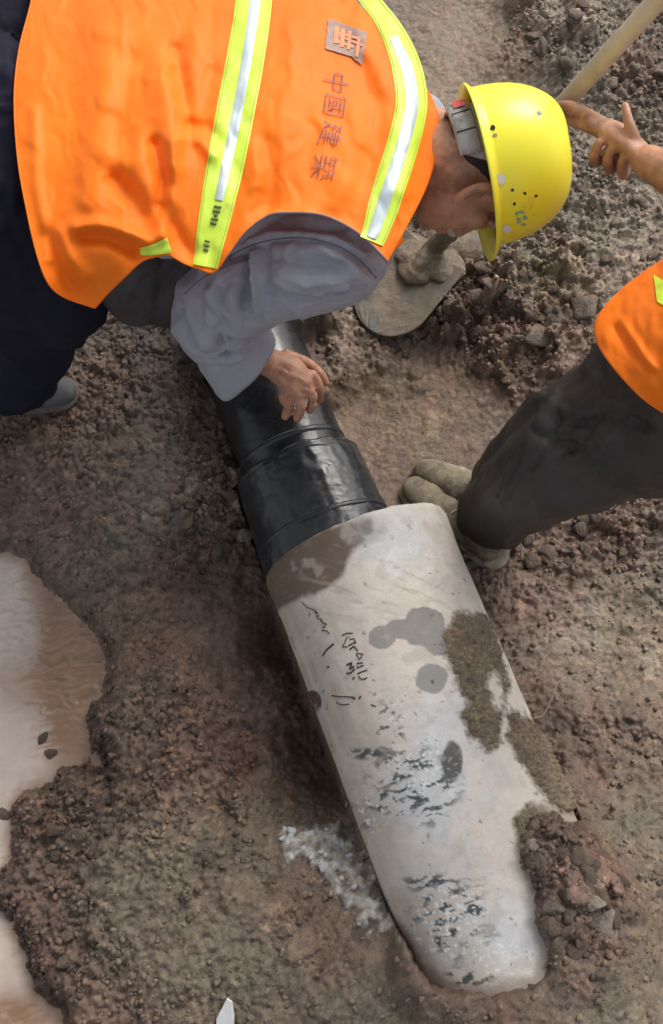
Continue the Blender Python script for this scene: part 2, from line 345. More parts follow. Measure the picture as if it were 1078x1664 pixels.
#       px    py    z   rough rock  colour wet
CP = [(760, 60, .00, .15, .00, TAN, .8), (690, 30,.01,.25,.0,BRN,.6), (660,110,.0,.2,.0,TAN,.6), (840,70,.03,.6,.3,BRN,.6), (900,30,.07,.6,.6,GRY,.6), (930,90,.05,.7,.6,GRY,.6), (1040,130,.03,.8,.5,BRN,.5), (830,150,-.01,.2,.0,TAN,.7),
 (1050,30,.04,.7,.4,BRN,.5), (1000,210,.02,.8,.4,GRN,.4), (960,300,.04,.9,.5,GRY,.5), (1050,380,.04,.7,.3,GRY,.4), (900,390,.04,.8,.7,GRY,.5), (980,430,.06,.7,.4,GRY,.5),
 (830,430,.06,.8,1.,GRY,.5), (900,480,.07,.6,.8,TAN,.6), (840,520,.06,.8,1.,RED,.6), (780,470,.05,.8,1.,RED,.6), (760,540,.02,.8,.9,BRN,.7), (870,570,.06,.6,.8,BRN,.6), (930,530,.06,.5,.6,BRN,.5), (820,600,.01,.6,.6,BRN,.7),
 (640,470,.0,.4,.3,BRN,.6), (560,540,.05,.8,.35,GRY,.4), (600,570,.02,.7,.5,BRN,.6), (660,560,.01,.5,.4,BRN,.6), (640,640,-.01,.15,.05,TAN,.3), (720,640,-.01,.2,.1,TAN,.3), (690,700,-.02,.15,.0,TAN,.3), (620,680,-.03,.2,.1,TAN,.4), (740,720,-.01,.15,.0,BRN,.4), (790,680,.0,.3,.2,BRN,.6), (650,760,-.03,.25,.1,BRN,.6), (480,480,.24,.6,.3,BRN,.5), (400,440,.20,.6,.3,DRK,.5),
 (840,900,.03,.7,.3,BRN,.6), (920,860,.04,.8,.5,RED,.7), (1000,800,.05,.8,.6,RED,.6), (980,880,.04,.8,.5,RED,.7), (1060,800,.06,.7,.3,DRK,.5), (1050,950,.05,.5,.2,GRN,.7), (900,980,.05,.6,.2,BRN,.6), (840,1000,.06,.6,.2,RED,.6), (930,1045,.05,.2,.0,LTG,.7), (1050,1080,.05,.3,.2,TAN,.9), (980,1110,.05,.3,.1,BRN,.8), (900,1120,.07,.5,.1,BRN,.6),  # the LTG point paints wet sheen into the mud colour
 (960,1200,.10,.6,.2,RED,.5), (1050,1200,.09,.5,.3,BRN,.5), (1000,1290,.11,.4,.1,GRN,.5), (1060,1350,.12,.4,.15,GRN,.5), (960,1370,.20,.7,.6,BRN,.5), (900,1420,.28,.8,.8,RED,.5), (960,1460,.24,.7,.8,RED,.6), (1050,1500,.20,.4,.2,GRN,.5), (900,1530,.31,.6,.5,RED,.5), (950,1600,.27,.4,.1,GRN,.5), (820,1640,.32,.4,.1,BRN,.5), (700,1640,.32,.4,.1,BRN,.4), (1050,1630,.24,.4,.1,GRN,.5),
 (230,620,.06,.7,.3,DRK,.5), (150,600,.05,.7,.3,BRN,.5), (170,680,.06,.8,.3,BRN,.5), (50,720,.06,.7,.2,BRN,.4), (120,780,.07,.7,.25,BRN,.4), (60,850,.05,.5,.2,RED,.4), (220,790,.07,.35,.05,GRN,.4), (240,730,.06,.3,.1,GRN,.4), (280,640,.06,.5,.2,DRK,.6), (230,560,.05,.6,.2,(.05,.036,.03),.6), (300,580,.05,.6,.2,(.05,.036,.03),.6), (310,680,.06,.7,.3,(.06,.042,.034),.7), (320,730,.04,.7,.4,DRK,.7), (260,840,.07,.6,.4,GRY,.5), (310,800,.07,.8,.6,GRY,.7), (355,770,.06,.9,.8,BRN,.8), (370,860,.02,.9,.7,DRK,1.), (330,900,.02,.7,.5,DRK,.9), (180,900,.07,.7,.2,GRN,.5), (100,880,.06,.6,.2,BRN,.5), (240,970,.06,.7,.3,BRN,.6), (300,960,.04,.5,.3,DRK,.8), (390,960,-.01,.4,.1,DRK,.8), (360,1040,.0,.2,.0,RED,.6), (200,1030,.05,.4,.2,BRN,.6),  # near-black points paint the bending worker's shade into the mud colour
 (180,1090,.06,.6,.3,BRN,.6), (260,1110,.10,.9,.4,BRN,.5), (200,1180,.10,.9,.5,BRN,.5), (300,1180,.11,.9,.5,RED,.5), (380,1150,.06,.8,.4,RED,.5), (330,1260,.09,.9,.4,RED,.5), (250,1290,.11,.8,.4,BRN,.5), (430,1130,.02,.5,.2,DRK,.6), (430,1230,.03,.7,.3,RED,.5), (490,1250,-.10,.4,.1,DRK,.5), (450,1050,-.08,.3,.1,DRK,.7), (500,1330,.0,.5,.2,DRK,.4), (430,1320,.04,.6,.3,GRN,.4),
 (150,1280,.07,.9,.5,DRK,.6), (100,1340,.06,.9,.5,BRN,.6), (60,1400,.05,.9,.5,RED,.6), (200,1370,.12,.7,.3,GRN,.4), (300,1380,.13,.7,.3,GRN,.35), (400,1400,.11,.6,.3,GRN,.35), (200,1470,.12,.5,.3,GRN,.4), (330,1480,.12,.6,.3,GRN,.4), (450,1490,.11,.6,.3,BRN,.4), (100,1470,.09,.8,.5,DRK,.6), (120,1560,.08,.9,.5,DRK,.6), (170,1640,.09,.6,.3,BRN,.5), (260,1580,.12,.6,.25,GRN,.4), (400,1580,.13,.6,.25,GRN,.4), (520,1420,.09,.5,.3,RED,.5), (540,1500,.12,.6,.3,BRN,.5), (600,1580,.19,.4,.1,GRN,.4), (500,1600,.14,.5,.2,GRN,.4), (590,1480,.17,.4,.2,GRN,.4), (620,1640,.22,.4,.1,GRN,.4), (560,1400,.06,.4,.2,GRY,.3)]
WATER_Z = 0.020
WPOLY = [(-500,890),(10,895),(45,905),(60,945),(110,985),(150,1020),(175,1070),(168,1130),(140,1160),(150,1215),(170,1240),(100,1245),(92,1268),(40,1290),(20,1310),(20,1395),(-6,1425),(-60,1450),(-60,1475),(10,1482),(32,1520),(48,1570),(62,1606),(100,1640),(115,1700),(-500,1700)]
cpz = np.array([c[2] for c in CP]); cpW = WV([c[0] for c in CP], [c[1] for c in CP], cpz)
cpA = np.array([[c[2], c[3], c[4], *c[5], c[6]] for c in CP])
END_POLY = [(300,760),(300,1000),(380,1250),(470,1390),(560,1420),(612,1462),(655,1505),(684,1570),(735,1603),(800,1606),(868,1592),(884,1555),(862,1500),(856,1440),(838,1400),(842,1340),(868,1312),(905,1310),(928,1330),(925,1270),(900,1215),(1010,1120),(1010,800),(760,700)]
def terrain(X, Y, fine=True):
    sh = X.shape; x = X.ravel(); y = Y.ravel()
    wx = x+0.05*fbm(x*7, y*7, 5, 3); wy = y+0.05*fbm(x*7+9, y*7, 6, 3)
    num = np.zeros((len(x), cpA.shape[1])); den = np.zeros(len(x))
    for p, a in zip(cpW, cpA):
        w = np.exp(-((wx-p[0])**2+(wy-p[1])**2)/(2*0.062**2))+1e-4/(((wx-p[0])**2+(wy-p[1])**2)**1.5+.02)
        num += w[:,None]*a; den += w
    A = num/den[:,None]; h = A[:,0].copy(); ro = A[:,1]; rk = A[:,2]; col = A[:,3:6].copy(); wet = A[:,6].copy()
    # relief
    h += ro*(0.016*fbm(x*9, y*9, 1, 3)+0.010*(0.6-2*np.abs(fbm(x*22, y*22, 2, 4))))+0.004*fbm(x*18, y*18, 4, 3)
    if fine:
        h += ro*0.0125*(0.5-1.8*np.abs(fbm(x*42+2.5*fbm(x*14, y*14, 8, 2), y*42+2*fbm(x*15+3, y*15, 9, 2), 12, 4)))+ro*0.0012*fbm(x*230, y*230, 14, 2)+0.0007*fbm(x*150, y*150, 17, 2)
        for sc, amp, s in ((8.5, .050, 18), (14, .034, 21), (30, .022, 24), (62, .0105, 27), (140, .0030, 31)):
            qx = x*sc+0.35*fbm(x*sc*1.3, y*sc*1.3, s+5, 2); qy = y*sc+0.35*fbm(x*sc*1.3+4, y*sc*1.3, s+6, 2)
            f1, f2, idv = worley(qx, qy, s)
            keep = (idv < (np.clip((rk-.45)*1.4, 0, .9) if sc < 10 else np.clip(rk*(0.75 if sc < 50 else 1.1)+(0.0 if sc < 50 else 0.22*ro), 0, .95)))
            bump = np.sqrt(np.clip(1-(f1/(0.34+0.3*idv))**2, 0, 1))*(0.5+idv)
            h += np.where(keep, bump, 0)*amp*np.clip(rk*1.3+0.1 if sc < 50 else ro, 0, 1)
            if sc <= 75:
                t = np.where(keep, (0.82+0.5*_h(np.floor(idv*997), np.floor(idv*131), np.floor(idv), 3)), 1)*np.where(keep & (f1 > 0.5), .8, 1)
                col *= t[:,None]
    tr_ = np.abs(fbm(x*26+1.5*fbm(x*9, y*9, 66, 2), y*26, 65, 4)); h -= ro*.007*(1-sstep(0, .10, tr_)); col *= (1-.28*ro*(1-sstep(0, .08, tr_)))[:,None]
    # water edge
    px, py = proj(np.stack([x, y, np.full(len(x), WATER_Z)], 1))
    sd = poly_sd(px, py, WPOLY)/640.0+0.010*fbm(x*30, y*30, 40, 3)
    shore = WATER_Z-np.clip(sd, -.2, .06)*0.55
    near = sstep(-.07, -.005, sd)
    rough_part = (h-A[:,0])*np.where(sd > 0, 0.25, 0.9)
    h = h*(1-near)+(shore+rough_part)*near
    h = np.where(sd > 0.02, np.minimum(h, WATER_Z-0.006), h)
    wet = np.maximum(wet, near)
    dk = sstep(-.05, -.01, sd)*(1-sstep(-.01, .02, sd)); col *= (1-0.3*dk)[:,None]
    # concrete pipe: trough under it, soil drawn over its far end
    a, b = pipe_ab(x, y); inside = (a > -0.01) & (a < LC+.1)
    u = np.clip(np.abs(b)/RC, 0, 1); pz = ZC+RC*np.sqrt(np.clip(1-u*u, 0, 1))
    ppx, ppy = proj(np.stack([x, y, pz], 1))
    s = -poly_sd(ppx, ppy, END_POLY)/800.0+0.020*fbm(x*24, y*24, 50, 5, .62)
    fp = inside & (np.abs(b) < RC+0.004)
    rg_ = .95*np.clip(h-A[:,0], -.02, .03)
    kk = 1.03+.27*sstep(.70, .84, a)
    over = ZC+RC*np.sqrt(np.clip(1-(b/(RC*kk))**2, 0, 1))+.004+np.clip(s*.5, 0, .02)+rg_
    he = np.where(np.abs(b) < RC*kk, np.maximum(over, np.minimum(h, over+.05+np.clip((np.abs(b)-RC*.8)*2.5, 0, 1))), h)
    fall = ZC+.004-(np.abs(b)-RC*kk)*0.9+rg_
    he = np.where(np.abs(b) >= RC*kk, np.maximum(h, fall), he)
    m = sstep(-.004, .022, s)*sstep(.40, .50, a)*(1-sstep(LC-.15, LC+.05, a))*(a < LC+.1)
    wcap = sstep(-.02, .05, a)*(1-sstep(.34, .52, a))*(1-sstep(RC+.10, RC+.26, np.abs(b)))*(b > 0)
    cap = ZC+0.0+np.clip((np.abs(b)-RC)*.9, 0, 1)+.5*rg_
    side = np.where(fp, np.where(u > .9, ZC-.02, pz-.03), h*(1-wcap)+np.minimum(h, cap)*wcap)
    side = side-(b < 0)*(~fp)*sstep(-RC-0.10, -RC+.01, b)*sstep(-.02, .08, a)*(1-sstep(.40, .54, a))*.04
    side = np.where(fp & (a > .4) & (s > -.03) & (s < .01), np.minimum(side, pz-.012), side)
    h = np.where(inside, side*(1-m)+he*m, h)
    # black pipe trough, gravel buries its upper end
    a2, b2 = black_ab(x, y); u2 = np.clip(np.abs(b2)/0.15, 0, 1); L2 = 0.52
    rb = np.where(a2 < .205, .148, .118); fp2 = (np.abs(b2) < rb) & (a2 > -.05) & (a2 < L2)
    near2 = (1-sstep(0.16, 0.24, np.abs(b2)))*(a2 > -.06)*(1-sstep(L2-.02, L2+.06, a2))
    lim = np.where(b2 < 0, .055+.05*sstep(.02, .16, a2), .045)+.5*np.clip(h-A[:,0], -.02, .03)
    h = np.where(fp2, np.minimum(h, 0.0), h*(1-near2)+np.minimum(h, lim)*near2)
    # white lime residue beside the pipe
    ppx, ppy = proj(np.stack([x, y, h], 1))
    lm = poly_sd(ppx, ppy, [(440,1358),(490,1338),(545,1328),(578,1370),(606,1425),(640,1480),(645,1535),(605,1515),(560,1480),(528,1430),(498,1398),(465,1400)])/20+1.7*fbm(x*40, y*40, 60, 4)
    k = (sstep(-.1, .9, lm)*np.clip(.62+1.3*fbm(x*55, y*55, 62, 4), .08, 1))[:,None]; col = col*(1-k)+np.array([.60,.62,.62])*k; h += 0.010*sstep(0, 1, lm)*(1+1.5*fbm(x*45, y*45, 63, 4))
    for (cx_, cy_, rx, ry, cc, am) in ((925,1040,45,14,LTG,.6), (1060,1075,22,35,(.5,.45,.38),.5), (1060,830,20,8,LTG,.5), (760,60,80,60,TAN,.5), (890,450,45,35,(.22,.19,.10),.6), (940,25,60,40,LTG,.45), (960,220,60,60,LTG,.25), (200,1450,120,60,(.15,.135,.105),.4), (225,1030,70,60,(.22,.15,.09),.3), (240,770,40,30,(.13,.125,.11),.6), (270,850,45,30,(.24,.22,.2),.4)):  # pale streaks right of the pipe paint wet sheen; other patches are soil tones
        k = (am*np.exp(-((ppx-cx_)/rx)**2-((ppy-cy_)/ry)**2)*np.clip(1+.9*fbm(x*35, y*35, 61, 3), 0, 1.5))[:,None]
        col = col*(1-k)+np.array(cc)*k
    return h.reshape(sh), col, np.clip(wet, 0, 1), rk, ro
def axis_coords(lo, hi, step, far):
    c = list(np.arange(lo, hi, step)); g = step; l = [c[0]]; r = [c[-1]]
    while r[-1] < far: g *= 1.35; r.append(r[-1]+g); l.append(l[-1]-g)
    return np.array(l[1:][::-1]+c+r[1:])
GX = axis_coords(-1.02, 1.06, 0.0038, 60); GY = axis_coords(-1.16, 1.52, 0.0038, 60)
XX, YY = np.meshgrid(GX, GY, indexing='ij')
HZ, gcol, gwet, grk, gro = terrain(XX, YY)
far_ = np.clip(np.maximum(np.abs(XX)-1.1, np.maximum(YY-1.6, -1.2-YY))/3, 0, 1)
HZ = HZ*(1-far_)+far_*(0.05+0.12*fbm(XX*.6, YY*.6, 70, 3))
gm = mesh_np('ground', np.stack([XX, YY, HZ], -1).reshape(-1,3), grid_faces(len(GX), len(GY)), M_GROUND)
attr_color(gm, 'tint', gcol); attr_float(gm, 'wet', gwet)
ground = obj('ground', gm, kind='structure')
def gz(x, y):
    i = int(np.clip(np.searchsorted(GX, x), 0, len(GX)-1)); j = int(np.clip(np.searchsorted(GY, y), 0, len(GY)-1)); return float(HZ[i, j])
def gi(x, y):
    i = int(np.clip(np.searchsorted(GX, x), 0, len(GX)-1)); j = int(np.clip(np.searchsorted(GY, y), 0, len(GY)-1)); return i*len(GY)+j
def on_ground(px, py):
    z = 0.05
    for _ in range(8):
        p = W(px, py, z); z = 0.5*z+0.5*gz(p[0], p[1])
    p = W(px, py, z); return np.array([p[0], p[1], gz(p[0], p[1])])

# ------------------------------------------------------------------ puddle
def water_material():
    m, N, L, b = new_mat('silty_water'); tc = N.new('ShaderNodeTexCoord').outputs['Object']
    col = N.new('ShaderNodeAttribute'); col.attribute_name = 'tint'
    v = n_ramp(N, L, n_noise(N, L, 14, 5, 0.6, tc, 1.0), [(0.3, 0.88), (0.7, 1.08)])
    L.new(n_mix(N, L, col.outputs['Color'], v, 1.0, 'MULTIPLY'), b.inputs['Base Color'])
    b.inputs['Roughness'].default_value = 0.10; b.inputs['Specular IOR Level'].default_value = 0.45
    b.inputs['Coat Weight'].default_value = 0.2; b.inputs['Coat Roughness'].default_value = 0.04
    return m
wx = np.linspace(-1.9, -0.42, 430); wy = np.linspace(-1.35, 0.12, 430); WX, WY = np.meshgrid(wx, wy, indexing='ij')
fx, fy = proj(np.stack([WX.ravel(), WY.ravel(), np.full(WX.size, WATER_Z)], 1))
flow = np.clip(1.25*np.exp(-((fx-130)/75)**2-((fy-1080)/110)**2)+0.8*np.exp(-((fx-60)/80)**2-((fy-1010)/90)**2), 0, 1)
rx_, ry_ = fx-60, fy-1000
warp = 2.0*fbm(WX.ravel()*12, WY.ravel()*12, 80, 3)
rip = fbm(WX.ravel()*26+warp, WY.ravel()*95+warp*1.5, 81, 3)
wz = WATER_Z+flow*0.0042*rip+0.0004*fbm(WX.ravel()*14, WY.ravel()*14, 83, 2)
wm = mesh_np('puddle', np.stack([WX.ravel(), WY.ravel(), wz], 1), grid_faces(430, 430), water_material())
a_ = 1.25*np.exp(-((fx-150)/75)**2-((fy-1080)/140)**2)+.55*np.exp(-((fx-50)/70)**2-((fy-1110)/45)**2)+1.0*np.exp(-((fx-30)/90)**2-((fy-1650)/42)**2)+.35*np.exp(-((fx-110)/40)**2-((fy-1000)/60)**2)
a_ = a_+1.5*sstep(45, 135, fx+25*rip)*(1-sstep(1190, 1260, fy))
a_ = np.clip(a_*(1+.6*rip)+0.25*sstep(0.15, .5, rip)*flow, 0, 1)[:,None]
wc = np.array([.53,.44,.375])*(1-a_)+np.array([.255,.148,.085])*a_  # pale tone paints the sky's reflection into muddy water; brown is shallow silt
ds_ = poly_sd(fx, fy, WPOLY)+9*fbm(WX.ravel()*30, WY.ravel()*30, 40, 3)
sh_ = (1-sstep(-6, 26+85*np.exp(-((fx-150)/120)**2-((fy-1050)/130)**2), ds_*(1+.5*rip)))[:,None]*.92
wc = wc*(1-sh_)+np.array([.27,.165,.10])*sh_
wc = wc*(1+0.5*np.clip(rip, -.4, .6)*flow)[:,None]
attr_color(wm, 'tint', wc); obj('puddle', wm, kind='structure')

# ------------------------------------------------------------------ concrete pipe
def conc_material():
    m, N, L, b = new_mat('weathered_concrete'); tc = N.new('ShaderNodeTexCoord').outputs['Object']
    col = N.new('ShaderNodeAttribute'); col.attribute_name = 'tint'
    v = n_ramp(N, L, n_noise(N, L, 22, 7, 0.65, tc, 0.6), [(0.25, 0.84), (0.7, 1.08)])
    v2 = n_ramp(N, L, n_noise(N, L, 260, 4, 0.7, tc), [(0.3, 0.92), (0.7, 1.06)])
    c = n_mix(N, L, col.outputs['Color'], v, 1.0, 'MULTIPLY'); L.new(n_mix(N, L, c, v2, 1.0, 'MULTIPLY'), b.inputs['Base Color'])
    b.inputs['Roughness'].default_value = 0.72
    n_bump(N, L, b, [(n_noise(N, L, 90, 8, 0.65, tc), 0.35, 0.002), (n_noise(N, L, 400, 4, 0.6, tc), 0.3, 0.0007)])
    return m
M_CONC = conc_material()
pipe = thing('concrete_pipe', 'pale concrete pipe with grey damp spots, its lower end buried in soil', 'pipe', C0-UZ*RC)
def pipe_pt(a, th, r=None):
    a = np.asarray(a, float); th = np.asarray(th, float); r = RC if r is None else r
    r = np.broadcast_to(r, a.shape)[..., None] if a.shape else r
    return C0+a[...,None]*AX+r*(np.sin(th)[...,None]*PR_+np.cos(th)[...,None]*UZ)
def pipe_r(a, th):
    x = th*RC
    return RC+0.005*np.exp(-(a/0.07)**2)+0.0022*fbm(a*6, x*6, 90, 3)+0.0005*fbm(a*60, x*60, 91, 3)-0.003*np.exp(-(a/0.006)**2)
av = np.concatenate([np.arange(0, 0.98, 0.0027), np.arange(1.0, LC, 0.03)]); tv = np.concatenate([np.radians(np.arange(-112, 112, 0.8)), np.radians(np.arange(114, 247, 6))])
AA, TT = np.meshgrid(av, tv, indexing='ij')
jag = 0.004*fbm(TT*4, TT*0+3, 95, 4)
PV = pipe_pt(AA+jag*np.exp(-(AA/0.02)**2), TT, pipe_r(AA, TT)).reshape(-1,3)
n1, m1 = AA.shape
Q = grid_faces(n1, m1, True)
ri = RC-0.026; ring = pipe_pt(np.zeros(m1), tv, np.full(m1, RC-.006))+AX*(-.0015); ring2 = pipe_pt(np.full(m1, 0.0), tv, np.full(m1, ri)); ring3 = pipe_pt(np.full(m1, LC), tv, np.full(m1, ri))
base = len(PV); V_all = np.vstack([PV, ring, ring2, ring3])
i = np.arange(m1); j = (i+1) % m1
Q2 = np.vstack([np.stack([i, j, base+j, base+i], 1), np.stack([base+i, base+j, base+m1+j, base+m1+i], 1), np.stack([base+m1+i, base+m1+j, base+2*m1+j, base+2*m1+i], 1)])
cm = mesh_np('barrel', V_all, np.vstack([Q, Q2]), M_CONC)
qx, qy = proj(V_all); X3 = V_all[:,0]*1.0; Y3 = V_all[:,1]*1.0
nz = fbm(X3*30, Y3*30, 100, 5); nzb = fbm(X3*9, Y3*9, 101, 4); nzf = fbm(X3*110, Y3*110, 102, 4)
nst = fbm(X3*26+Y3*14, Y3*70-X3*22+1.2*fbm(X3*20, Y3*20, 104, 2), 105, 5)
col = np.tile(np.array([.68,.61,.52]), (len(V_all),1))
def blend(mask, c):
    global col
    k = np.clip(mask, 0, 1)[:,None]; col = col*(1-k)+np.array(c)*k
# long axial streaks, browner and darker towards the left flank
th_all = np.concatenate([np.broadcast_to(tv, (n1, m1)).ravel(), np.tile(tv, 3)])
th_all = np.where(th_all > np.pi, th_all-2*np.pi, th_all)
streak = fbm(th_all*7, np.concatenate([AA.ravel(), np.zeros(3*m1)])*3, 103, 4)
blend(sstep(.1, 1.0, -th_all+.25*nzb)*.75*(0.8+.6*streak), (.40,.32,.245))
blend(sstep(.0, .35, nzb+.25*nz)*.45, (.68,.60,.53)); blend(sstep(.05, .45, -nzb+.3*nz)*.4, (.47,.46,.45))
def ell(cx_, cy_, rx, ry, soft=.3, wob=.3): return 1-sstep(1-soft*.5, 1+soft*.5, np.sqrt(((qx-cx_)/rx)**2+((qy-cy_)/ry)**2)+wob*nz)
for e in ((700,1290,75,60), (640,870,60,45), (830,1510,70,55), (720,1180,55,60), (690,1400,80,45)): blend(ell(*e, 1.2, .6)*.6, (.62,.65,.67))
for e in ((690,1400,90,30),(600,1380,60,40)): blend(ell(*e, 1.2, .6)*.5, (.62,.53,.44))
blend(sstep(-3, 8, poly_sd(qx, qy, [(400,900),(440,905),(500,870),(560,845),(606,838),(607,862),(592,885),(570,900),(563,930),(550,945),(515,968),(492,972),(455,995),(436,1008),(400,1010)])+7*nz), (.165,.115,.08))
blend(ell(590,865,30,25,1.,.4)*.5, (.33,.31,.30)); blend(sstep(.12,.3,fbm(X3*9-Y3*4, Y3*60+X3*24, 125, 4))*ell(600,960,130,50,.8,.3)*.5, (.42,.34,.28)); blend(ell(650,905,70,45,.9,.5)*sstep(0,.3,nst)*.6, (.72,.74,.76))
blob_ = np.maximum.reduce([1-np.sqrt(((qx-a_)/b_)**2+((qy-c_)/d_)**2) for a_, c_, b_, d_ in ((622,1035,23,19),(655,1022,30,17),(690,1018,36,32),(712,1040,26,24))])+.22*nz+.10*nzb; blend(sstep(-.02, .05, blob_)*.95, (.275,.262,.238)); blend(sstep(.0,.05,blob_)*(1-sstep(.06,.2,blob_))*.25, (.2,.19,.17))
blend(sstep(0,.06,blob_)*sstep(-.1,.35,nzb)*.35, (.36,.34,.31)); blend(ell(702,1103,26,24,.10,.35)*.92, (.29,.28,.26)); blend(ell(703,1108,3,3,.4,.2), (.12,.1,.08))
blend(ell(508,1141,15,19,.14,.1), (.085,.052,.036)); blend(ell(735,1237,17,30,.3,.25), (.09,.09,.085))
for (e, th_) in (((665,1265,62,52), .02), ((700,1295,50,35), .08), ((735,1490,62,62), .03), ((640,1300,40,22), .0), ((600,1225,28,9), -.2), ((635,1180,22,42), .14), ((700,1435,45,12), -.05), ((760,1590,40,18), .05), ((580,1340,26,32), .1), ((715,1530,38,9), .0)):
    blend(ell(*e, .9, .6)*sstep(th_, th_+.12, nst*.9+nzf*.35), (.075,.085,.08))
for e in ((690,1255,60,50), (735,1500,60,60), (645,1160,14,22), (600,1320,30,30), (820,1560,50,30)): blend(ell(*e, .9, .5)*sstep(.12, .3, nzf+.2*nz), (.78,.80,.80))
blend(sstep(.30, .42, nzf)*.2*sstep(-.1, .3, nzb), (.35,.30,.26))
blend(sstep(.44, .50, fbm(X3*55, Y3*55, 120, 4))*.7, (.16,.12,.09)); blend(ell(735,1237,17,30,.4,.5)*(.55+.6*sstep(-.1,.1,nst)), (.12,.115,.11))
blend(sstep(.22,.34,fbm(X3*16, Y3*16, 130, 5))*.45, (.50,.44,.37)); blend(ell(640,1010,200,200,1.,.4)*sstep(.30,.40,nst)*.35, (.42,.36,.30))
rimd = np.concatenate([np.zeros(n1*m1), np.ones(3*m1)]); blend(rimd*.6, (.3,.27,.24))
# soil smears round the mud patches and the buried end
MUD = [[(742,1000),(775,996),(800,1015),(812,1060),(826,1110),(818,1150),(812,1205),(792,1216),(765,1190),(752,1165),(768,1140),(745,1112),(724,1060),(728,1020)],
       [(832,1158),(860,1165),(890,1205),(925,1270),(945,1320),(915,1318),(880,1290),(850,1240),(822,1195)],
       [(838,1330),(860,1312),(905,1325),(950,1370),(960,1420),(900,1430),(850,1400)]]
hole1 = [(790,1090),(806,1085),(822,1120),(822,1165),(800,1150),(785,1120)]
def mud_mask(x_, y_, n_):
    m_ = np.maximum.reduce([poly_sd(x_, y_, p) for p in MUD]); m_ = np.minimum(m_, -poly_sd(x_, y_, hole1)+3); return m_+12*n_
mm_ = mud_mask(qx, qy, nz+.7*nzf); blend(sstep(-9, -1, mm_)*.8, (.22,.175,.13))
blend(sstep(-14, 4, -poly_sd(qx, qy, END_POLY)+10*nz)*.6, (.22,.175,.13))
attr_color(cm, 'tint', col); obj('barrel', cm, pipe)
# caked mud patches: raised grains on the barrel
n2, m2 = 330, 150; a2v = np.linspace(.12, .80, n2); t2v = np.radians(np.linspace(-5, 88, m2)); A2, T2 = np.meshgrid(a2v, t2v, indexing='ij')
P0 = pipe_pt(A2, T2, pipe_r(A2, T2)).reshape(-1,3); x0, y0 = proj(P0); u0 = A2.ravel(); v0 = T2.ravel()*RC
mk = mud_mask(x0, y0, fbm(P0[:,0]*30, P0[:,1]*30, 100, 5)+.7*fbm(P0[:,0]*110, P0[:,1]*110, 102, 4)); f1, f2, idv = worley(u0*110, v0*110, 7); g1, g2, gid = worley(u0*230, v0*230, 8)
hh = -0.003+sstep(-4, 10, mk)*(0.0065+0.009*np.sqrt(np.clip(1-(f1/.6)**2, 0, 1))*idv+0.003*np.sqrt(np.clip(1-(g1/.6)**2, 0, 1)))
P1 = P0+(np.sin(T2.ravel())[:,None]*PR_+np.cos(T2.ravel())[:,None]*UZ)*hh[:,None]
Qm = grid_faces(n2, m2); keep = (mk[Qm] > -9).any(1); Qm = Qm[keep]; us, inv = np.unique(Qm, return_inverse=True)
mmesh = mesh_np('caked_mud', P1[us], inv.reshape(-1,4), M_GROUND)
attr_color(mmesh, 'tint', np.array([.235,.185,.135])*(0.75+.5*idv[us])[:,None]); attr_float(mmesh, 'wet', np.full(len(us), .3))
obj('caked_mud', mmesh, pipe, label='dried gritty mud stuck to the right flank', kind='stuff')
def pipe_hit(px, py, lift=0.0009):
    z = ZC+RC
    for _ in range(12):
        p = W(px, py, z); a, b = pipe_ab(p[0], p[1]); b = np.clip(b, -RC*.98, RC*.98)
        z = 0.6*z+0.4*(ZC+math.sqrt(RC*RC-b*b))
    th = math.asin(b/RC); r = float(pipe_r(np.array([a]), np.array([th]))[0])
    return pipe_pt(np.array(a), np.array(th), r+lift).reshape(3)
def ribbon(pts3, normals_dir, w):
    """thin flat print along a polyline of 3D points"""
    P = np.asarray(pts3); T = np.gradient(P, axis=0); T /= np.linalg.norm(T, axis=1)[:,None]+1e-9
    S = np.cross(T, normals_dir); S /= np.linalg.norm(S, axis=1)[:,None]+1e-9
    w = np.broadcast_to(w, (len(P),))[:,None]
    V = np.stack([P-S*w, P+S*w], 1).reshape(-1,3); return V, grid_faces(len(P), 2)
def dens(pts, step=3.0):
    out = []
    for (x0_, y0_), (x1_, y1_) in zip(pts[:-1], pts[1:]):
        n = max(2, int(math.hypot(x1_-x0_, y1_-y0_)/step)+1)
        out += [(x0_+(x1_-x0_)*k/n, y0_+(y1_-y0_)*k/n) for k in range(n)]
    return out+[pts[-1]]
def join_np(parts):
    V = []; Q_ = []; o_ = 0
    for v, q in parts: V.append(v); Q_.append(np.asarray(q)+o_); o_ += len(v)
    return np.vstack(V), np.vstack(Q_)
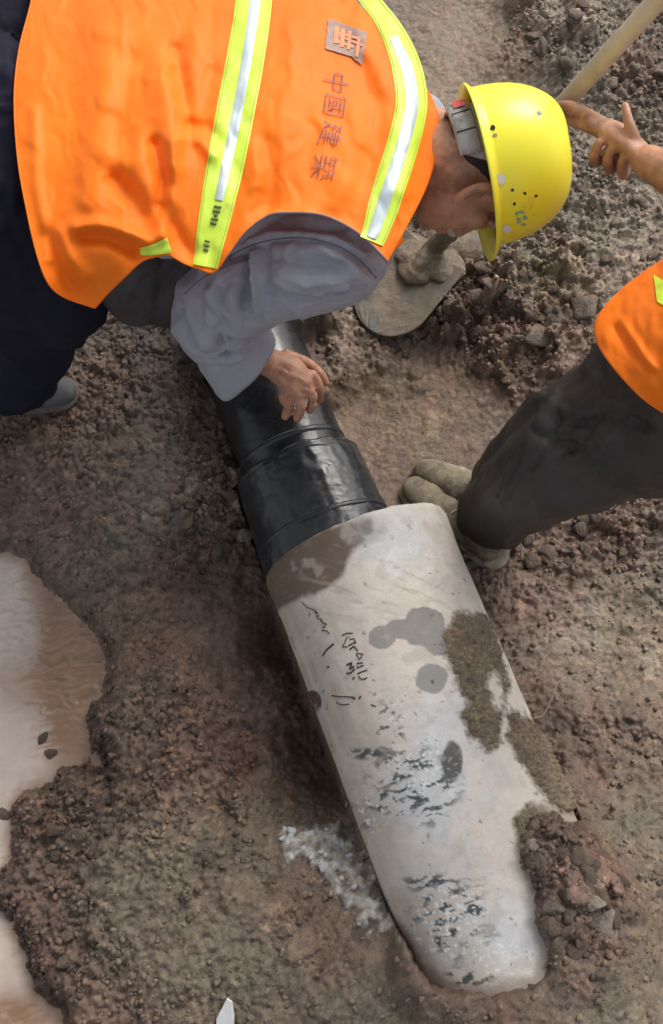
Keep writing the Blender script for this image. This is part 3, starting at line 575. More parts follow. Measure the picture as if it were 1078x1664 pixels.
ink = [([(492,978),(500,987),(512,991),(517,996)],1.2), ([(512,993),(518,998)],2.2), ([(514,1001),(520,1001)],1.6), ([(516,1005),(524,1006)],1.6), ([(522,1007),(528,1014),(526,1012),(532,1015)],2.6), ([(524,1019),(530,1019)],1.6), ([(523,1024),(532,1025),(536,1030)],1.6),
 ([(543,1046),(536,1052),(531,1056),(525,1066)],2.4), ([(531,1084),(536,1084)],1.8),
 ([(556,1033),(564,1029),(574,1029)],1.6), ([(564,1036),(561,1044),(557,1051),(566,1051)],1.4), ([(568,1039),(576,1038),(579,1046)],1.5), ([(567,1049),(577,1044)],2.0), ([(568,1056),(576,1050),(582,1058)],2.0), ([(579,1062),(585,1072),(590,1063),(580,1061)],1.5),
 ([(563,1081),(572,1077),(569,1087),(576,1083)],2.4), ([(563,1094),(570,1094),(577,1087)],2.2), ([(580,1078),(590,1077)],1.8), ([(580,1086),(591,1081)],1.8), ([(581,1095),(590,1091),(597,1089)],2.0), ([(573,1104),(577,1100)],1.8), ([(583,1098),(586,1103),(592,1104),(597,1101)],2.0),
 ([(539,1130),(552,1132),(565,1132),(578,1134)],1.8), ([(572,1131),(577,1137)],2.4), ([(584,1136),(587,1131)],2.4), ([(547,1140),(552,1144),(560,1145),(568,1144)],1.6), ([(603,1145),(611,1148)],1.8), ([(528,1120),(526,1126)],1.0), ([(534,1210),(530,1218)],1.0), ([(455,1040),(462,1062)],.8)]
for pts, wd in ink:
    pp = dens(pts, 2.0); P = np.array([pipe_hit(*p) for p in pp]); w_ = wd/850/1.25*(0.7+.5*np.abs(noise2(np.arange(len(P))*.7, np.zeros(len(P))+pts[0][0], 5)))
    v, q = ribbon(P, np.array([0,0,1.0]), w_); obj('marker_writing', mesh_np('marker_writing', v, q, M_INK), pipe)

# ------------------------------------------------------------------ black plastic pipe
def black_material(name, base, ro):
    m, N, L, b = new_mat(name); tc = N.new('ShaderNodeTexCoord').outputs['Object']
    c = n_ramp(N, L, n_noise(N, L, 9, 6, 0.65, tc, .8), [(0.38, base), (0.62, [v*1.5 for v in base]), (0.85, (.05,.045,.04))])
    L.new(c, b.inputs['Base Color'])
    L.new(n_ramp(N, L, n_noise(N, L, 16, 6, 0.7, tc, 1.0), [(0.3, ro), (0.7, ro+.25)]), b.inputs['Roughness'])
    n_bump(N, L, b, [(n_noise(N, L, 11, 3, 0.5, tc), 0.4, 0.012), (n_noise(N, L, 120, 5, 0.6, tc), 0.15, 0.0015)])
    b.inputs['Specular IOR Level'].default_value = 0.6
    return m
M_PE = black_material('black_polyethylene', (.012,.012,.014), .16); M_WRAP = black_material('black_shrink_wrap', (.015,.017,.020), .18)
bp = thing('plastic_pipe', 'glossy black plastic pipe sealed with a wrapped sleeve, running into the concrete pipe', 'pipe', B0-UZ*RB)
def black_tube(a0, a1, rf, na, mat, name, label=None, caps=0.0):
    av = np.linspace(a0, a1, na); tv = np.linspace(0, 2*np.pi, 150, endpoint=False); A, T = np.meshgrid(av, tv, indexing='ij'); R = rf(A, T)
    P = B0+A[...,None]*BX+R[...,None]*(np.sin(T)[...,None]*BP+np.cos(T)[...,None]*UZ)
    return obj(name, mesh_np(name, P.reshape(-1,3), grid_faces(na, 150, True)[:, ::-1], mat), bp, label)
black_tube(-.12, .62, lambda A, T: RB+0.0008*fbm(A*8, np.sin(T)*3, 5, 3), 360, M_PE, 'pipe_barrel')
def sleeve_r(A, T):
    w = fbm(A*30+1.5*np.sin(T), np.sin(T)*2+np.cos(T), 6, 3)
    edge = .185+.010*fbm(np.sin(T)*1.5, np.cos(T)*1.5, 7, 3)
    r = RB+0.0295-0.05*np.clip(A, 0, 1)+0.0015*w-0.0015*np.abs(fbm(A*12, np.sin(T)*5, 8, 3))*3
    r = r+0.0010*np.sin(A*430+5*fbm(A*9, np.sin(T)*2, 13, 2))*sstep(.145, .17, A)*np.clip(.6+fbm(A*5, T*.8, 14, 2), 0, 1)
    return r-(r-RB+.004)*sstep(edge-.012, edge+.006, A)
black_tube(-.10, .215, sleeve_r, 260, M_WRAP, 'shrink_sleeve', 'bulging heat shrink sleeve with ridged upper edge')
for k, (aa, sl) in enumerate(((.012, .008), (.212, .02))):
    black_tube(aa-.007, aa+.007, lambda A, T, aa=aa, sl=sl, k=k: (RB+(.0285-.06*.01 if k == 0 else .001))+0.0022*np.clip(1-((A-aa)/.006)**2, -1, 1)+.0004*fbm(A*50, np.sin(T)*3, 15+k, 2), 9, M_WRAP, 'tape_band')

# ------------------------------------------------------------------ worker in the middle
p0 = on_ground(20, 655)
w1 = thing('person', 'worker bending over the black pipe in an orange vest with silver stripes and yellow helmet', 'person', p0)
HC = W(786, 271, .84)                                  # centre of helmet rim
U = np.array([.965, .19, .13]); U /= np.linalg.norm(U)
Fw = np.array([.1, -.42, -.90]); Fw -= U*(Fw@U); Fw /= np.linalg.norm(Fw); Rt = np.cross(Fw, U)
def hd(u, f, r, c=None): return (HC if c is None else c)+U*u+Fw*f+Rt*r
AXH = np.stack([Rt, Fw, U])
def head_parts(hd_, axh):
    P = [ball_data(hd_(.02, -.005, 0), (.073, .090, .085), axh), ball_data(hd_(-.05, .035, 0), (.058, .062, .070), axh), ball_data(hd_(-.095, .055, 0), (.038, .036, .032), axh),
         ball_data(hd_(-.045, .100, 0), (.012, .018, .024), axh, 10), ball_data(hd_(-.055, .108, 0), (.016, .012, .011), axh, 10), ball_data(hd_(.0, .086, .0), (.05, .014, .012), axh, 10),
         ball_data(hd_(-.082, .094, 0), (.022, .010, .006), axh, 10), ball_data(hd_(-.092, .092, 0), (.020, .010, .006), axh, 10)]
    for s in (-1, 1):
        P += [ball_data(hd_(-.03, .06, s*.038), (.026, .028, .026), axh, 10), tube_data([hd_(-.006, .008, s*.076), hd_(-.010, -.014, s*.092), hd_(-.034, -.018, s*.093), hd_(-.064, .002, s*.078)], [.006, .008, .008, .008], 10, 4),
              ball_data(hd_(-.034, -.004, s*.080), (.006, .014, .024), axh, 10), ball_data(hd_(-.018, .088, s*.032), (.013, .008, .010), axh, 10)]
    return P
def finger(pts, r0, r1): return tube_data(pts, np.linspace(r0, r1, len(pts)), 12, 5)
parts = head_parts(hd, AXH)
neckb = W(690, 232, .80)
parts += [tube_data([W(640, 225, .80), neckb, hd(-.05, -.02, 0), hd(-.01, -.01, 0)], [.09, .066, .058, .062], 20, 5)]
hipL, hipR = W(-70, 130, .80), W(-70, 310, .80)
parts += [tube_data([W(-80, 220, .80), W(150, 220, .80), W(400, 220, .79), W(590, 220, .79)], [.13, .12, .12, .11], 22, 5, (np.array([0,0,1.]), .8))]
shR, shL = W(545, 385, .80), W(560, 70, .80); elR, elL = W(322, 512, .60), W(510, 250, .55); wrR, wrL = W(430, 588, .355), W(455, 420, .36)
for a, b_, c in ((shR, elR, wrR), (shL, elL, wrL)):
    parts += [tube_data([a, (a+b_)/2, b_, (b_+c)/2, c], [.055, .047, .040, .036, .027], 16, 5), tube_data([W(560, 225, .79), a], [.08, .058], 16, 4)]
fR, fL = on_ground(8, 628)+UZ*.07, on_ground(-400, 330)+UZ*.07
knR, knL = W(48, 480, .46), W(-60, 170, .46)
for a, k_, c in ((hipR, knR, fR), (hipL, knL, fL)):
    parts += [tube_data([a, k_, c], [.085, .058, .042], 16, 8), tube_data([c-UZ*.03, c+np.array([.10, 0, -.045])], [.035, .03], 14, 4)]
# right hand, back up, fingers bent down on the pipe
hx = np.array([.60, -.60, 0]); hx /= np.linalg.norm(hx); hs_ = np.array([.70, .70, 0.0])   # pointing dir / towards index side
wr = wrR
pm = W(470, 606, .335)
parts += [tube_data([wr, W(448, 594, .345), pm, W(484, 625, .326)], [.028, .034, .038, .034], 18, 5, (np.array([0,0,1.]), .68))]
kn = [W(508, 611, .322), W(497, 627, .328), W(480, 640, .327), W(461, 644, .320)]
tips = [((519,630,.304),(519,649,.272)), ((509,646,.308),(504,666,.272)), ((490,660,.306),(484,679,.272)), ((469,660,.300),(464,676,.272))]
for k_, (t1, t2) in zip(kn, tips):
    q = pm*.55+k_*.45
    parts.append(finger([q, k_, W(*t1), W(*t2)], .0128, .0098)); parts.append(ball_data(k_+UZ*.003, .0118, None, 10)); parts.append(ball_data(W(*t1)+UZ*.0012, .0106, None, 10))
parts.append(finger([W(465, 578, .33), W(498, 590, .308), W(520, 608, .288), W(529, 622, .270)], .0145, .0095))
# left hand (rests flat on the far pipe, under the chest)
for k in range(4): parts.append(finger([wrL, W(452+k*9, 440, .32), W(456+k*11, 462-k*2, .30)], .013, .008))
parts.append(finger([wrL, W(470, 432, .32)], .014, .010))
body = fuse(parts, .0034, 1, .4)
V, N = get_vn(body); px_, py_ = proj(V)
# knuckle creases and tendons on the back of the hand
dd = np.zeros(len(V)); hm = (V[:,2] < .42) & (N[:,2] > 0)
for k_ in ([(452,600),(500,622)], [(446,612),(486,640)], [(444,600),(470,640)]): dd += np.where(hm, .0022*np.exp(-(line_d(px_, py_, k_)/4)**2), 0)
for k_ in ([(507,625),(513,619)], [(489,637),(500,641)], [(470,645),(488,652)], [(508,632),(496,628),(490,640),(476,640)], [(450,608),(460,596),(470,604)]): dd -= np.where(hm, .0022*np.exp(-(line_d(px_, py_, k_)/3)**2), 0)
set_v(body, V+N*dd[:,None]); obj('body', obj_mat(body, M_SKIN), w1)
# hair: cap below the helmet
obj('hair', obj_mat(fuse([ball_data(hd(.030, -.018, 0), (.077, .086, .083), AXH), ball_data(hd(-.012, -.045, 0), (.064, .050, .045), AXH)], .006, 2), M_HAIR), w1)
# shirt
ey = np.array([0,1.,0])
def cl(x, y, z): return W(x, y, z)
sp = []
for yy in (120, 312): sp.append(tube_data([cl(175, yy, .78), cl(260, yy, .79), cl(420, yy, .79), cl(590, yy+(30 if yy<200 else -20), .775)], [.09, .105, .125, .10], 22, 5))
sp.append(tube_data([cl(170, 215, .78), cl(590, 215, .78), cl(662, 222, .785)], [.12, .13, .085], 22, 5))
sp.append(tube_data([cl(570, 345, .795), cl(545, 402, .800), cl(450, 440, .74), cl(368, 480, .65), cl(345, 520, .60)], [.078, .094, .086, .080, .074], 24, 6))
sp.append(tube_data([cl(480, 405, .79), cl(400, 455, .72)], [.075, .075], 20, 6))
sp.append(tube_data([cl(348, 505, .60), cl(358, 538, .56), cl(368, 556, .53)], [.074, .074, .058], 24, 6))
sp.append(tube_data([cl(545, 80, .76), cl(520, 110, .73), elL], [.085, .07, .06], 20, 6)); sp.append(tube_data([elL, cl(465, 385, .40)], [.06, .05], 20, 6))
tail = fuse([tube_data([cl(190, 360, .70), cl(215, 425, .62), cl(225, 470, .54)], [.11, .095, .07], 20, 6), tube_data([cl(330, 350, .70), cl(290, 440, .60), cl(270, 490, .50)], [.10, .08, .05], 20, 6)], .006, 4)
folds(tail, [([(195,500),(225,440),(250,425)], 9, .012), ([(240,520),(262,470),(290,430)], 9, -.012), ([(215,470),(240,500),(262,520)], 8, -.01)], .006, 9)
obj('jacket_front', obj_mat(tail, simple('dark_lining', (.055,.048,.05), .85, .3, 12, [(14,.3,.02)])), w1)  # shirt belly under the vest; its shade is put into the dark colour
shirt = fuse(sp, .0036, 4, .5)
SF = [([(372,418),(440,391),(490,388),(540,398),(580,420),(610,450)], 6, -.0045), ([(380,408),(440,381),(490,378),(545,388),(590,412)], 8, .004), ([(414,408),(417,450),(418,500),(428,540)], 5, .008), ([(430,405),(436,450),(440,505)], 8, -.006), ([(402,410),(402,450),(396,490),(402,530),(414,565)], 7, -.010), ([(380,470),(388,510),(400,556)], 7, .006), ([(362,470),(364,510),(376,552)], 6, -.010), ([(345,470),(344,510),(356,545)], 8, .006), ([(440,450),(480,470),(520,476),(560,464)], 7, .005), ([(440,462),(480,484),(530,488),(570,470)], 6, -.005),
      ([(352,530),(362,560),(372,575)], 7, -.012), ([(335,575),(380,580),(425,578)], 5, -.012), ([(335,592),(375,606),(415,598)], 5, .008), ([(340,600),(370,616),(408,618)], 6, -.010), ([(310,470),(318,520),(335,560)], 14, .006), ([(360,440),(365,490),(352,530)], 12, .008),
      ([(455,420),(500,432),(560,430)], 12, -.006), ([(460,445),(500,460),(560,452)], 14, .006), ([(520,400),(560,420),(590,450)], 10, .006), ([(470,365),(510,372),(560,372)], 9, -.005), ([(480,480),(520,470),(560,480)], 9, -.006), ([(300,500),(310,545),(330,585)], 6, -.006),
      ([(210,440),(240,480),(270,500)], 9, .010), ([(280,420),(270,480),(260,510)], 9, -.010)]
from mathutils.bvhtree import BVHTree
folds(shirt, [(p_, w_*1.2, a_*2.3) for p_, w_, a_ in SF], .0025, 10, (1,1,1), 31, True, .0065, 6.5); obj('shirt', obj_mat(shirt, M_SHIRT), w1)
def bvh_of(me):
    return BVHTree.FromPolygons([v.co for v in me.vertices], [tuple(p.vertices) for p in me.polygons])
def drape(px_pts, tree, r, mat, name, parent, lift=.0004, dash=None):
    pp = dens([tuple(p) for p in catmull(np.array(px_pts, float), 6)], 2.0); P = []
    for x, y in pp:
        d_ = W(x, y, 0)-CAM; hit = tree.ray_cast(Vector(CAM), Vector(d_).normalized())
        if hit[0] is not None: P.append(np.array(hit[0])+np.array(hit[1])*lift*(1 if hit[1].z > 0 else -1))
    P = np.array(P); v, f = tube_data(P, np.full(len(P), r), 6, 1, None, False) if len(P) > 2 else ([], [])
    o = obj(name, mesh_np(name, v, grid_faces(len(v)//6, 6, True), mat), None); o.parent = parent; return o
st_ = bvh_of(shirt); shirt_o = [o for o in w1.children if o.name.startswith('shirt')][0]
drape([(372,418),(400,402),(440,390),(490,386),(540,396),(580,418),(612,452)], st_, .0011, M_SEAM, 'shoulder_seam', shirt_o)
drape([(300,478),(330,452),(372,432),(408,420)], st_, .0009, M_SEAM, 'sleeve_seam', shirt_o)
# loose cuff (open cloth ring) and dangling lining
def ring_cloth(centres, axes, radii, seg, squash, fold, name, mat, parent, thick=.003):
    V = []; n = len(centres)
    for c, ax, r in zip(centres, axes, radii):
        ax = ax/np.linalg.norm(ax); A = np.cross(ax, [0,0,1.]); A /= np.linalg.norm(A); B = np.cross(ax, A)
        t = np.linspace(0, 2*np.pi, seg, endpoint=False)
        rr = r*(1+fold*np.sin(3*t+1)+fold*.6*np.sin(7*t+2))
        V.append(c+rr[:,None]*(np.cos(t)[:,None]*A+squash*np.sin(t)[:,None]*B))
    me = mesh_np(name, np.vstack(V), grid_faces(n, seg, True), mat); o = obj(name, me, parent)
    s = o.modifiers.new('s', 'SOLIDIFY'); s.thickness = thick; s.offset = 0; return o
cd = W(440, 610, .40)-W(360, 550, .52)
cs = [W(356+42*t_, 540+50*t_, .555-.125*t_) for t_ in np.linspace(0, 1, 14)]
ring_cloth(cs, [cd*(1-t_)*.6+cd*t_+np.array([.03,-.03,0])*t_ for t_ in np.linspace(0, 1, 14)], np.array([.060,.066,.071,.074,.076,.0765,.077,.078,.079,.080,.081,.082,.0845,.0845]), 120, .95, .04, 'sleeve_cuff', M_SHIRT, w1)
def strip_on(px_pts, zf, w, name, mat, parent, lift=.0015, step=3):
    pp = dens(px_pts, step); P = np.array([W(x, y, zf(x, y)+lift) for x, y in pp]); v, q = ribbon(P, np.array([0,0,1.]), w); return obj(name, mesh_np(name, v, q, mat), parent)
# trousers
tp = [tube_data([cl(-120, 215, .80), cl(0, 215, .80), cl(60, 215, .79)], [.19, .17, .15], 24, 5, (np.array([0,0,1.]), .78)), tube_data([cl(-10, 60, .80), cl(-20, -60, .78)], [.10, .10], 20, 5),
      tube_data([hipR, cl(10, 400, .66), knR+np.array([.0,0,0]), cl(48,565,.25), fR+np.array([.045,-.01,-.02])], [.125, .125, .115, .092, .075], 24, 6),
      tube_data([hipL, knL, fL+UZ*.02], [.12, .095, .075], 24, 8), tube_data([cl(20, 330, .78), cl(95, 455, .62), cl(100, 520, .45)], [.11, .09, .06], 20, 6)]
tr = fuse(tp, .008, 5)
folds(tr, [([(90,500),(60,560),(50,620)], 10, -.010), ([(120,500),(90,560),(70,610)], 9, .008), ([(20,480),(40,560),(30,620)], 12, .008), ([(10,40),(20,200),(25,350)], 10, .008), ([(0,330),(40,420),(60,480)], 12, -.008)], .004, 9, (1,1,.5), 33, True, .012, 7)
obj('trousers', obj_mat(tr, M_NAVY), w1)
def shoe(heel, toe, name_mat, sole_mat, parent, w=.046, h=.065):
    d = toe-heel; Ln = np.linalg.norm(d); d = d/Ln; s = np.array([-d[1], d[0], 0]); s /= np.linalg.norm(s)
    def P(t, x=0, z=0): return heel+d*Ln*t+s*x+UZ*z
    pr = [tube_data([P(.10, 0, h*.55), P(.32, 0, h*.52), P(.6, .004, h*.37), P(.88, .004, h*.29)], [w*.78, w*.82, w*.95, w*.74], 20, 6, (UZ, .56)), tube_data([P(.22, 0, h*.6), P(.24, 0, h*1.35)], [w*.72, w*.70], 18, 5)]
    up = fuse(pr, .0040, 2); folds(up, [], .0008, 40, (1,1,1), 51, True, .0022, 40); so = obj('shoe', obj_mat(up, name_mat), parent)
    sm = fuse([tube_data([P(.07, 0, .010), P(.3, 0, .010), P(.62, .004, .010), P(.90, .004, .011)], [w*1.0, w*.98, w*1.24, w*1.02], 22, 6, (UZ, .30))], .0035, 2)
    o = obj('sole', obj_mat(sm, sole_mat), None); o.parent = so; o.matrix_parent_inverse = so.matrix_world.inverted()
    cap = fuse([tube_data([P(.80, .004, h*.40), P(.93, .004, h*.36)], [w*.945, w*.77], 20, 6, (UZ, .63))], .0045, 2)
    o.matrix_parent_inverse = Matrix.Identity(4)
    c_ = obj('toe_cap', obj_mat(cap, name_mat), None); c_.parent = so
    for k in range(4):
        t = .42+.085*k; l = tube_data([P(t, -w*.45, h*.86-.012*k), P(t+.02, 0, h*1.02-.012*k), P(t, w*.45, h*.86-.012*k)], [.0028]*3, 8, 4)
        lo = obj('lace', mesh_np('lace', l[0], grid_faces(len(l[0])//8, 8, True), sole_mat), None); lo.parent = so
    return so
shoe(on_ground(-55, 640)+UZ*.0, on_ground(116, 646)+UZ*.0, M_GSHOE, M_GSOLE, w1); shoe(fL-np.array([.08,0,.07]), fL+np.array([.17, 0, -.07]), M_GSHOE, M_SOLE, w1)

# vest: cloth sheet over the back
def vz(x, y):
    x = np.asarray(x, float); y = np.asarray(y, float)
    zb = np.interp(x, [-40, 30, 200, 400, 560, 650, 720], [.925, .945, .968, .962, .945, .925, .885])
    r = np.clip(np.abs(y-205)/335, 0, .995); z = zb-.15*(1-np.sqrt(1-r*r))
    z = z-.03*np.exp(-((x-150)/70)**2-((y-490)/60)**2)
    return z
VF = [([(283,85),(292,120),(302,170),(304,220)], 11, -.013), ([(268,110),(272,180),(275,265)], 16, .013), ([(252,236),(262,275),(268,300),(262,330)], 10, -.015), ([(262,330),(250,300),(240,255)], 16, .006), ([(215,100),(205,180),(190,260),(196,300)], 18, -.008), ([(238,130),(228,200),(225,260)], 16, .009),
      ([(190,290),(212,320),(240,350)], 12, -.009), ([(170,60),(160,200),(150,330)], 22, .008), ([(120,80),(118,200),(105,300)], 26, -.006), ([(140,385),(175,385),(215,408)], 9, -.013), ([(125,370),(160,366),(210,378),(240,392)], 9, .013), ([(80,385),(95,430),(120,465)], 12, -.012), ([(95,380),(112,420),(135,450)], 10, .010),
      ([(310,205),(335,208),(352,228)], 9, -.010), ([(300,222),(330,228),(345,250)], 9, .010), ([(280,230),(282,280),(270,350),(265,380)], 10, .012), ([(265,345),(290,385),(310,410)], 10, -.010), ([(430,235),(440,280),(436,330)], 12, -.008), ([(415,240),(420,300)], 10, .007), ([(590,110),(612,170),(612,230),(595,290)], 14, -.007), ([(575,40),(600,90),(622,140)], 12, .006),
      ([(470,60),(460,160),(450,260)], 30, .006), ([(560,300),(540,330),(500,345)], 14, .006), ([(610,420),(560,372),(500,350),(450,352)], 8, .006), ([(320,60),(312,140),(300,220)], 14, .007), ([(345,120),(330,180)], 12, -.006), ([(670,180),(672,240),(655,310)], 12, .006),
      ([(55,180),(60,300),(80,420)], 7, .005), ([(175,250),(235,300),(250,345)], 14, .008)]
def vfold(x, y):
    D = np.zeros(np.shape(x))
    for pts, w, a in VF: D = D+a*1.15*np.exp(-(line_d(x, y, pts)/(w*1.45))**2)
    q = fbm(x/85+.4*fbm(x/60, y/60, 141, 2), y/210, 140, 3); D = D+.010*q+.0010*fbm(x/34, y/50, 142, 2)
    return D
def vest_z(x, y): return vz(x, y)+vfold(x, y)
left_e = [(48,-120),(58,-60),(52,0),(32,80),(24,160),(30,260),(45,345),(60,410),(78,458),(104,482),(155,500)]
bot_e = [(155,500),(176,476),(205,448),(232,424),(262,415),(275,414),(300,428),(322,436),(348,442),(372,412),(400,375),(432,352),(465,346),(520,349),(565,368),(600,394),(630,425)]
right_e = [(560,-120),(540,-60),(560,-25),(584,8),(622,42),(655,85),(690,140),(706,170),(714,210),(706,262),(690,310),(662,365),(630,425)]
top_e = [(48,-120),(200,-135),(400,-135),(560,-120)]
def resamp(pts, n):
    P = catmull(np.array(pts, float), 12); s = np.concatenate([[0], np.cumsum(np.linalg.norm(np.diff(P, axis=0), axis=1))]); t = np.linspace(0, s[-1], n)
    return np.stack([np.interp(t, s, P[:,0]), np.interp(t, s, P[:,1])], 1)
NU, NV = 300, 250
Lc, Rc_, Bc, Tc = resamp(left_e, NV), resamp(right_e, NV), resamp(bot_e, NU), resamp(top_e, NU)
u = np.linspace(0, 1, NU)[:,None,None]; v = np.linspace(0, 1, NV)[None,:,None]
S = (1-v)*Tc[:,None]+v*Bc[:,None]+(1-u)*Lc[None]+u*Rc_[None]-((1-u)*(1-v)*Tc[0]+u*(1-v)*Tc[-1]+(1-u)*v*Bc[0]+u*v*Bc[-1])
# border rings turned under, so that the cloth has an edge and sides
idx = np.arange(NU*NV).reshape(NU, NV)
border = np.concatenate([idx[:,0], idx[-1,1:], idx[-2::-1,-1], idx[0,-2:0:-1]])
flat_ = S.reshape(-1,2); bxy = flat_[border]; tng = np.roll(bxy, -3, 0)-np.roll(bxy, 3, 0); nrm = np.stack([tng[:,1], -tng[:,0]], 1); nrm /= np.linalg.norm(nrm, axis=1)[:,None]+1e-9
if ((bxy-bxy.mean(0))*nrm).sum() < 0: nrm = -nrm
VV = [WV(flat_[:,0], flat_[:,1], vest_z(flat_[:,0], flat_[:,1]))]; faces = [grid_faces(NU, NV)]
prev = border; bz = vest_z(bxy[:,0], bxy[:,1])
for off, dz in ((1.5, -.003), (1.0, -.007), (-6, -.012), (-22, -.030), (-45, -.070)):
    q = bxy+nrm*off; base_i = sum(len(a) for a in VV); VV.append(WV(q[:,0], q[:,1], bz+dz)); cur = base_i+np.arange(len(border))
    faces.append(np.stack([prev, np.roll(prev, -1), np.roll(cur, -1), cur], 1)[:, ::-1]); prev = cur
vest = obj('safety_vest', mesh_np('safety_vest', np.vstack(VV), np.vstack(faces), M_VEST), w1, 'bright orange vest')
def vest_band(center, halfw, name, mat, parent, lift, n=150, m=14):
    c = resamp(center, n); hw = np.interp(np.linspace(0, 1, n), np.linspace(0, 1, len(halfw)), halfw)
    t = np.gradient(c, axis=0); nn = np.stack([-t[:,1], t[:,0]], 1); nn /= np.linalg.norm(nn, axis=1)[:,None]
    o_ = np.linspace(-1, 1, m); P = c[:,None]+nn[:,None]*(hw[:,None]*o_[None])[...,None]
    x, y = P[...,0].ravel(), P[...,1].ravel(); edge = np.where(np.abs(np.tile(o_, n)) > .99, -.0012, 0)
    me = mesh_np(name, WV(x, y, vest_z(x, y)+lift+edge), grid_faces(n, m), mat); o = obj(name, me, None); o.parent = parent
    o.matrix_parent_inverse = Matrix.Identity(4)
    return o
c1 = [(420,-110),(413,0),(400,90),(385,170),(370,250),(354,330),(343,385),(334,433)]; c2 = [(610,10),(642,58),(662,105),(668,165),(655,230),(636,295),(612,375),(608,388)]
vest_band(c1, [29,29,30,31,31,30,26,20], 'reflective_stripe', M_LIMEY, vest, .0022); vest_band([(424,-110),(415,0),(402,90),(388,170),(372,250),(356,325)], [9,9,8,8,8,7], 'silver_band', M_SILVER, vest, .0040, 120, 6)
c2 = [(585,-20),(628,35),(655,90),(668,145),(667,185),(655,235),(636,295),(612,372),(604,392)]
vest_band(c2, [14,16,21,25,26,26,26,25,20], 'reflective_stripe', M_LIMEY, vest, .0022); vest_band([(640,60),(662,110),(670,160),(666,195),(652,245),(632,305),(612,365),(604,386)], [7,9,10,10,10,10,10,9], 'silver_band', M_SILVER, vest, .0040, 120, 6)
vest_band([(228,409),(250,406),(276,398)], [6,9,13], 'reflective_stripe', M_LIMEY, vest, .003, 30, 8)
for (x_, y_, w_, h_) in ((354,336,6,2.2), (352,343,6,2.5), (351,349,2.4,3.5), (349,356,6,2.2), (347,363,5,2.4), (337,392,4,1.8), (336,399,4.5,2.2), (335,406,4,2.2)): vest_band([(x_-w_, y_-1), (x_, y_+.3), (x_+w_, y_+1.2)], [h_, h_], 'tape_print', M_TPRINT, vest, .0052, 12, 4)
def offset_curve(pts, offs):
    c = resamp(pts, 60); t = np.gradient(c, axis=0); nn = np.stack([-t[:,1], t[:,0]], 1); nn /= np.linalg.norm(nn, axis=1)[:,None]
    o_ = np.interp(np.linspace(0, 1, 60), np.linspace(0, 1, len(offs)), offs); return [tuple(p) for p in c+nn*o_[:,None]]
M_STITCH = simple('lime_thread', (.34,.44,.05), .8, .2)
for cc_, ww_ in ((c1, [29,29,30,31,31,30,26,20]), (c2, [14,16,21,25,26,26,26,25,20])):
    for sg in (-1, 1): vest_band(offset_curve(cc_, [sg*(w_-3.5) for w_ in ww_]), [.55, .55], 'stitch_line', M_STITCH, vest, .0030, 150, 3)
# printed characters and emblem on the back (up of the writing = towards the head)
CH = {'zhong': [[(.15,.75),(.85,.75),(.85,.38),(.15,.38),(.15,.75)], [(.5,1.1),(.5,-.15)]],
 'guo': [[(.03,.97),(.97,.97),(.97,.03),(.03,.03),(.03,.97)], [(.2,.78),(.8,.78)], [(.24,.6),(.48,.6),(.48,.42),(.24,.42),(.24,.6)], [(.18,.22),(.55,.28)], [(.6,.9),(.62,.5),(.84,.16)], [(.8,.5),(.56,.18)]],
 'jian': [[(.4,.85),(.82,.85),(.82,.58)], [(.3,.71),(.97,.71)], [(.4,.57),(.82,.57)], [(.38,.42),(.85,.42)], [(.32,.28),(.92,.28)], [(.6,1),(.6,.15)], [(.06,.88),(.27,.88),(.1,.58),(.26,.58),(.03,.1)], [(.06,.42),(.28,.14),(1,.03)]],
 'zhu': [[(.16,1),(.04,.84)], [(.14,.92),(.42,.92)], [(.28,.92),(.3,.82)], [(.6,1),(.5,.84)], [(.6,.92),(.93,.92)], [(.75,.92),(.78,.82)], [(.06,.74),(.42,.74)], [(.24,.74),(.24,.54)], [(.04,.5),(.45,.54)], [(.56,.75),(.54,.56),(.45,.45)], [(.56,.75),(.82,.75),(.84,.52),(.96,.48)], [(.68,.65),(.7,.58)], [(.03,.33),(.97,.33)], [(.5,.44),(.5,-.02)], [(.48,.31),(.08,.03)], [(.52,.31),(.93,.03)]]}
def glyph(strokes, ox, oy, sx, sy, sk, hw, name):
    """ox,oy = print origin (left-bottom of glyph), x runs down the picture, y runs to the right"""
    pr = []
    for s_ in strokes:
        pts = [(ox+Y_*sy+X_*sk[0], oy+X_*sx+Y_*sk[1]) for X_, Y_ in s_]; pp = dens(pts, 2.0)
        P = np.array([W(x, y, float(vest_z(np.array(x), np.array(y)))+.0032) for x, y in pp]); 
        pr.append(ribbon(P, np.array([0,0,1.]), hw))
    v, q = join_np(pr); o = obj(name, mesh_np(name, v, q, M_PRINT), None); o.parent = vest; o.matrix_parent_inverse = Matrix.Identity(4)
glyph(CH['zhong'], 532, 110, 38, 34, (-3, 7), .0013, 'printed_character')
glyph(CH['guo'], 530, 151, 30, 33, (-4, 8), .0012, 'printed_character')
glyph(CH['jian'], 524, 194, 38, 36, (-8, 9), .0012, 'printed_character')
glyph(CH['zhu'], 512, 247, 40, 38, (-8, 8), .0012, 'printed_character')
